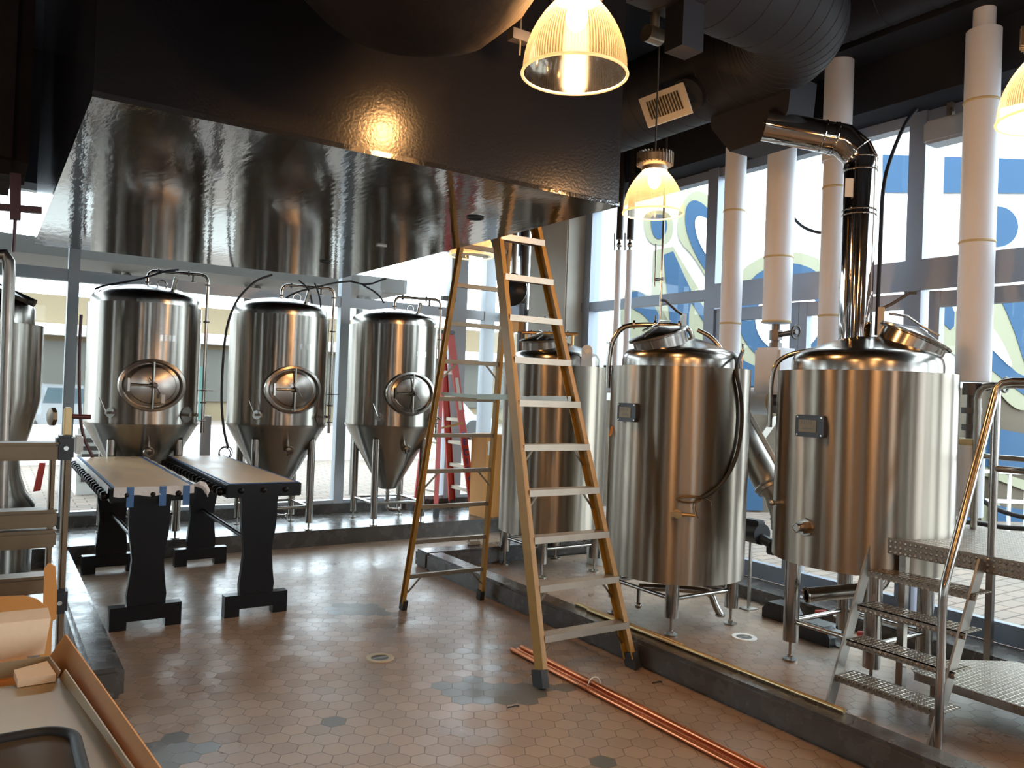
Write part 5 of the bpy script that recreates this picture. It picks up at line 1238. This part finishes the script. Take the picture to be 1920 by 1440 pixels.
# ================================================================== FOREGROUND LEFT: BOX WITH SHEET METAL AND FOAM
t = thing('packing_table', (-.15, 1.9, 0), 'plain table under the open packing box at the lower left', 'table')
MB().box(-.75, .165, 1.2, 2.75, .84, .88).build('top', M['roomwall'], t, smooth=False)
for x in (-.7, .1):
    for y in (1.25, 2.65): MB().box(x, x + .05, y, y + .05, 0, .84).build('leg', M['black'], t, smooth=False)
ZF, ZB = 1.0, .885
t = thing('cardboard_box', (0, 1.9, ZB), 'open orange-brown cardboard box at the lower left, filled with packing', 'box')
a = oz(121.6, 1188.6, ZF); b = oz(300, 1440, ZF); d = (b - a).normalized(); b = a + d * 1.5
c_ = oz(87, 1218, .955)
a2 = Vector((a.x - .075, a.y - .02, ZB)); b2 = Vector((b.x - .075, b.y, ZB))
nn = (b - a).cross(a2 - a).normalized()
MB().poly3([a, b, b2, a2], nn, .006).build('side_flap', M['card'], t, smooth=False)
MB().box(-.7, a2.x + .0, a2.y - 1.5, a2.y + .28, ZB, ZB + .006).build('bottom', M['card'], t, smooth=False)
e1 = oz(87, 1225, ZB + .0)
mb = MB().box(-.7, a.x - .045, a.y + .02, a.y + .028, ZB, .935); mb.build('end_flap', M['card'], t, smooth=False)
# upright packing slip of cardboard against the ladder
q = [oy(x, y, 3.2) for x, y in ((83, 1065), (92, 1056), (104, 1062), (107, 1100), (106, 1160), (98, 1165), (100, 1250), (82, 1250))]
q[-1].z = q[-2].z = .002
mb = MB(); mb.poly3(q, (0, 1, 0), .01)
one(mb, 'cardboard_strip', M['card'], tuple(q[-1]), 'ragged strip of cardboard standing against the ladder rungs', 'cardboard', smooth=False)
q = [oy(x, y, 3.05) for x, y in ((-60, 1130), (-60, 1122), (20, 1118), (45, 1117), (70, 1124), (90, 1140), (95, 1250), (-60, 1250))]
q[-1].z = q[-2].z = .002
mb = MB(); mb.poly3(q, (0, 1, 0), .01)
one(mb, 'cardboard_sheet', M['card'], tuple(oy(60, 1250, 3.05)), 'brown cardboard sheet standing behind the foam block', 'cardboard', smooth=False)
# large foam block
zf = 1.04
p1 = oz(90, 1139, zf); p2 = oz(95.6, 1159, zf); 
yb, yf = p1.y, p2.y
mb = MB()
v = [(-.6, yf, zf), (p2.x, yf, zf), (p1.x, yb, zf), (-.6, yb, zf)]
lo = oy(87, 1226, yf)
bt = [(-.6, yf + .0, lo.z), (p2.x - .012, yf, lo.z), (p1.x - .01, yb, lo.z), (-.6, yb, lo.z)]
vv = [mb.b.verts.new(x) for x in v] + [mb.b.verts.new(x) for x in bt]
for f in ((0, 1, 2, 3), (7, 6, 5, 4), (0, 4, 5, 1), (1, 5, 6, 2), (2, 6, 7, 3), (3, 7, 4, 0)): mb.b.faces.new([vv[i] for i in f])
one(mb, 'foam_block', M['foam'], (0, yf, lo.z), 'large cream foam packing block at the left edge', 'foam', smooth=False)
# beige sheet-metal appliance panel with lips
t = thing('appliance_panel', (0, 1.7, .93), 'beige film-covered sheet metal panel with upturned edge, black gasket window set in it', 'panel')
zp = .955
m1 = oz(112, 1271, zp); m2 = oz(248, 1452, zp); dm = (m2 - m1).normalized(); m2 = m1 + dm * 1.3
MB().poly3([m1, m2, Vector((-.7, m2.y, zp)), Vector((-.7, m1.y - .02, zp))], (0, 0, -1), .04).build('sheet', M['beige'], t, smooth=False)
l1 = oz(121.6, 1254.7, zp + .03); l2 = oz(249, 1440, zp + .03); dl = (l2 - l1).normalized(); l2 = l1 + dl * 1.3
MB().poly3([m1, m2, l2, l1], Vector((1, 0, -.2)), .003).build('lip', M['beige'], t, smooth=False)
n1 = oz(91, 1230, zp + .02); n2 = oz(112, 1258, zp + .02)
MB().poly3([n1, n2, n2 + Vector((-.02, 0, -.05)), n1 + Vector((-.02, 0, -.05))], (1, 0, 0), .003).poly3([n1, n1 + Vector((-.8, -.04, -.0)), n1 + Vector((-.8, -.04, -.04)), n1 + Vector((-.01, 0, -.04))], (0, 1, 0), .003).build('rear_lip', M['beige'], t, smooth=False)
# window gasket
def rrect(cx0, cx1, cy0, cy1, c, n=8):
    o = []
    for cx, cy, a in ((cx1 - c, cy1 - c, 0), (cx0 + c, cy1 - c, 90), (cx0 + c, cy0 + c, 180), (cx1 - c, cy0 + c, 270)):
        for k in range(n + 1): o.append((cx + c * math.cos(math.radians(a + k * 90 / n)), cy + c * math.sin(math.radians(a + k * 90 / n))))
    return o
gc = oz(90, 1369, zp + .01); gr_ = oz(130, 1440, zp + .01)
rr_ = rrect(-.45, gc.x + .045, gc.y - .75, gc.y, .07)
pts = [(x, y, zp + .008) for x, y in rr_]; pts.append(pts[0])
MB().tube(pts, .011, 12).build('gasket', M['rubber'], t)
MB().prism(rr_, (0, 0, zp + .001), (1, 0, 0), (0, 1, 0), .004).build('window_glass', mat('smoked_glass', (0.10, 0.075, 0.05), 0.08, spec=.8), t, smooth=False)
# small foam pad
q = [oz(x, y, .975) for x, y in ((26, 1256), (88.6, 1239), (105, 1264), (33, 1275))]
mb = MB(); mb.poly3(q, (0, 0, -1), .018)
one(mb, 'foam_pad', M['foam'], tuple(q[3] - Vector((0, 0, .018))), 'small cream foam pad between the foam block and the metal panel', 'foam', smooth=False)
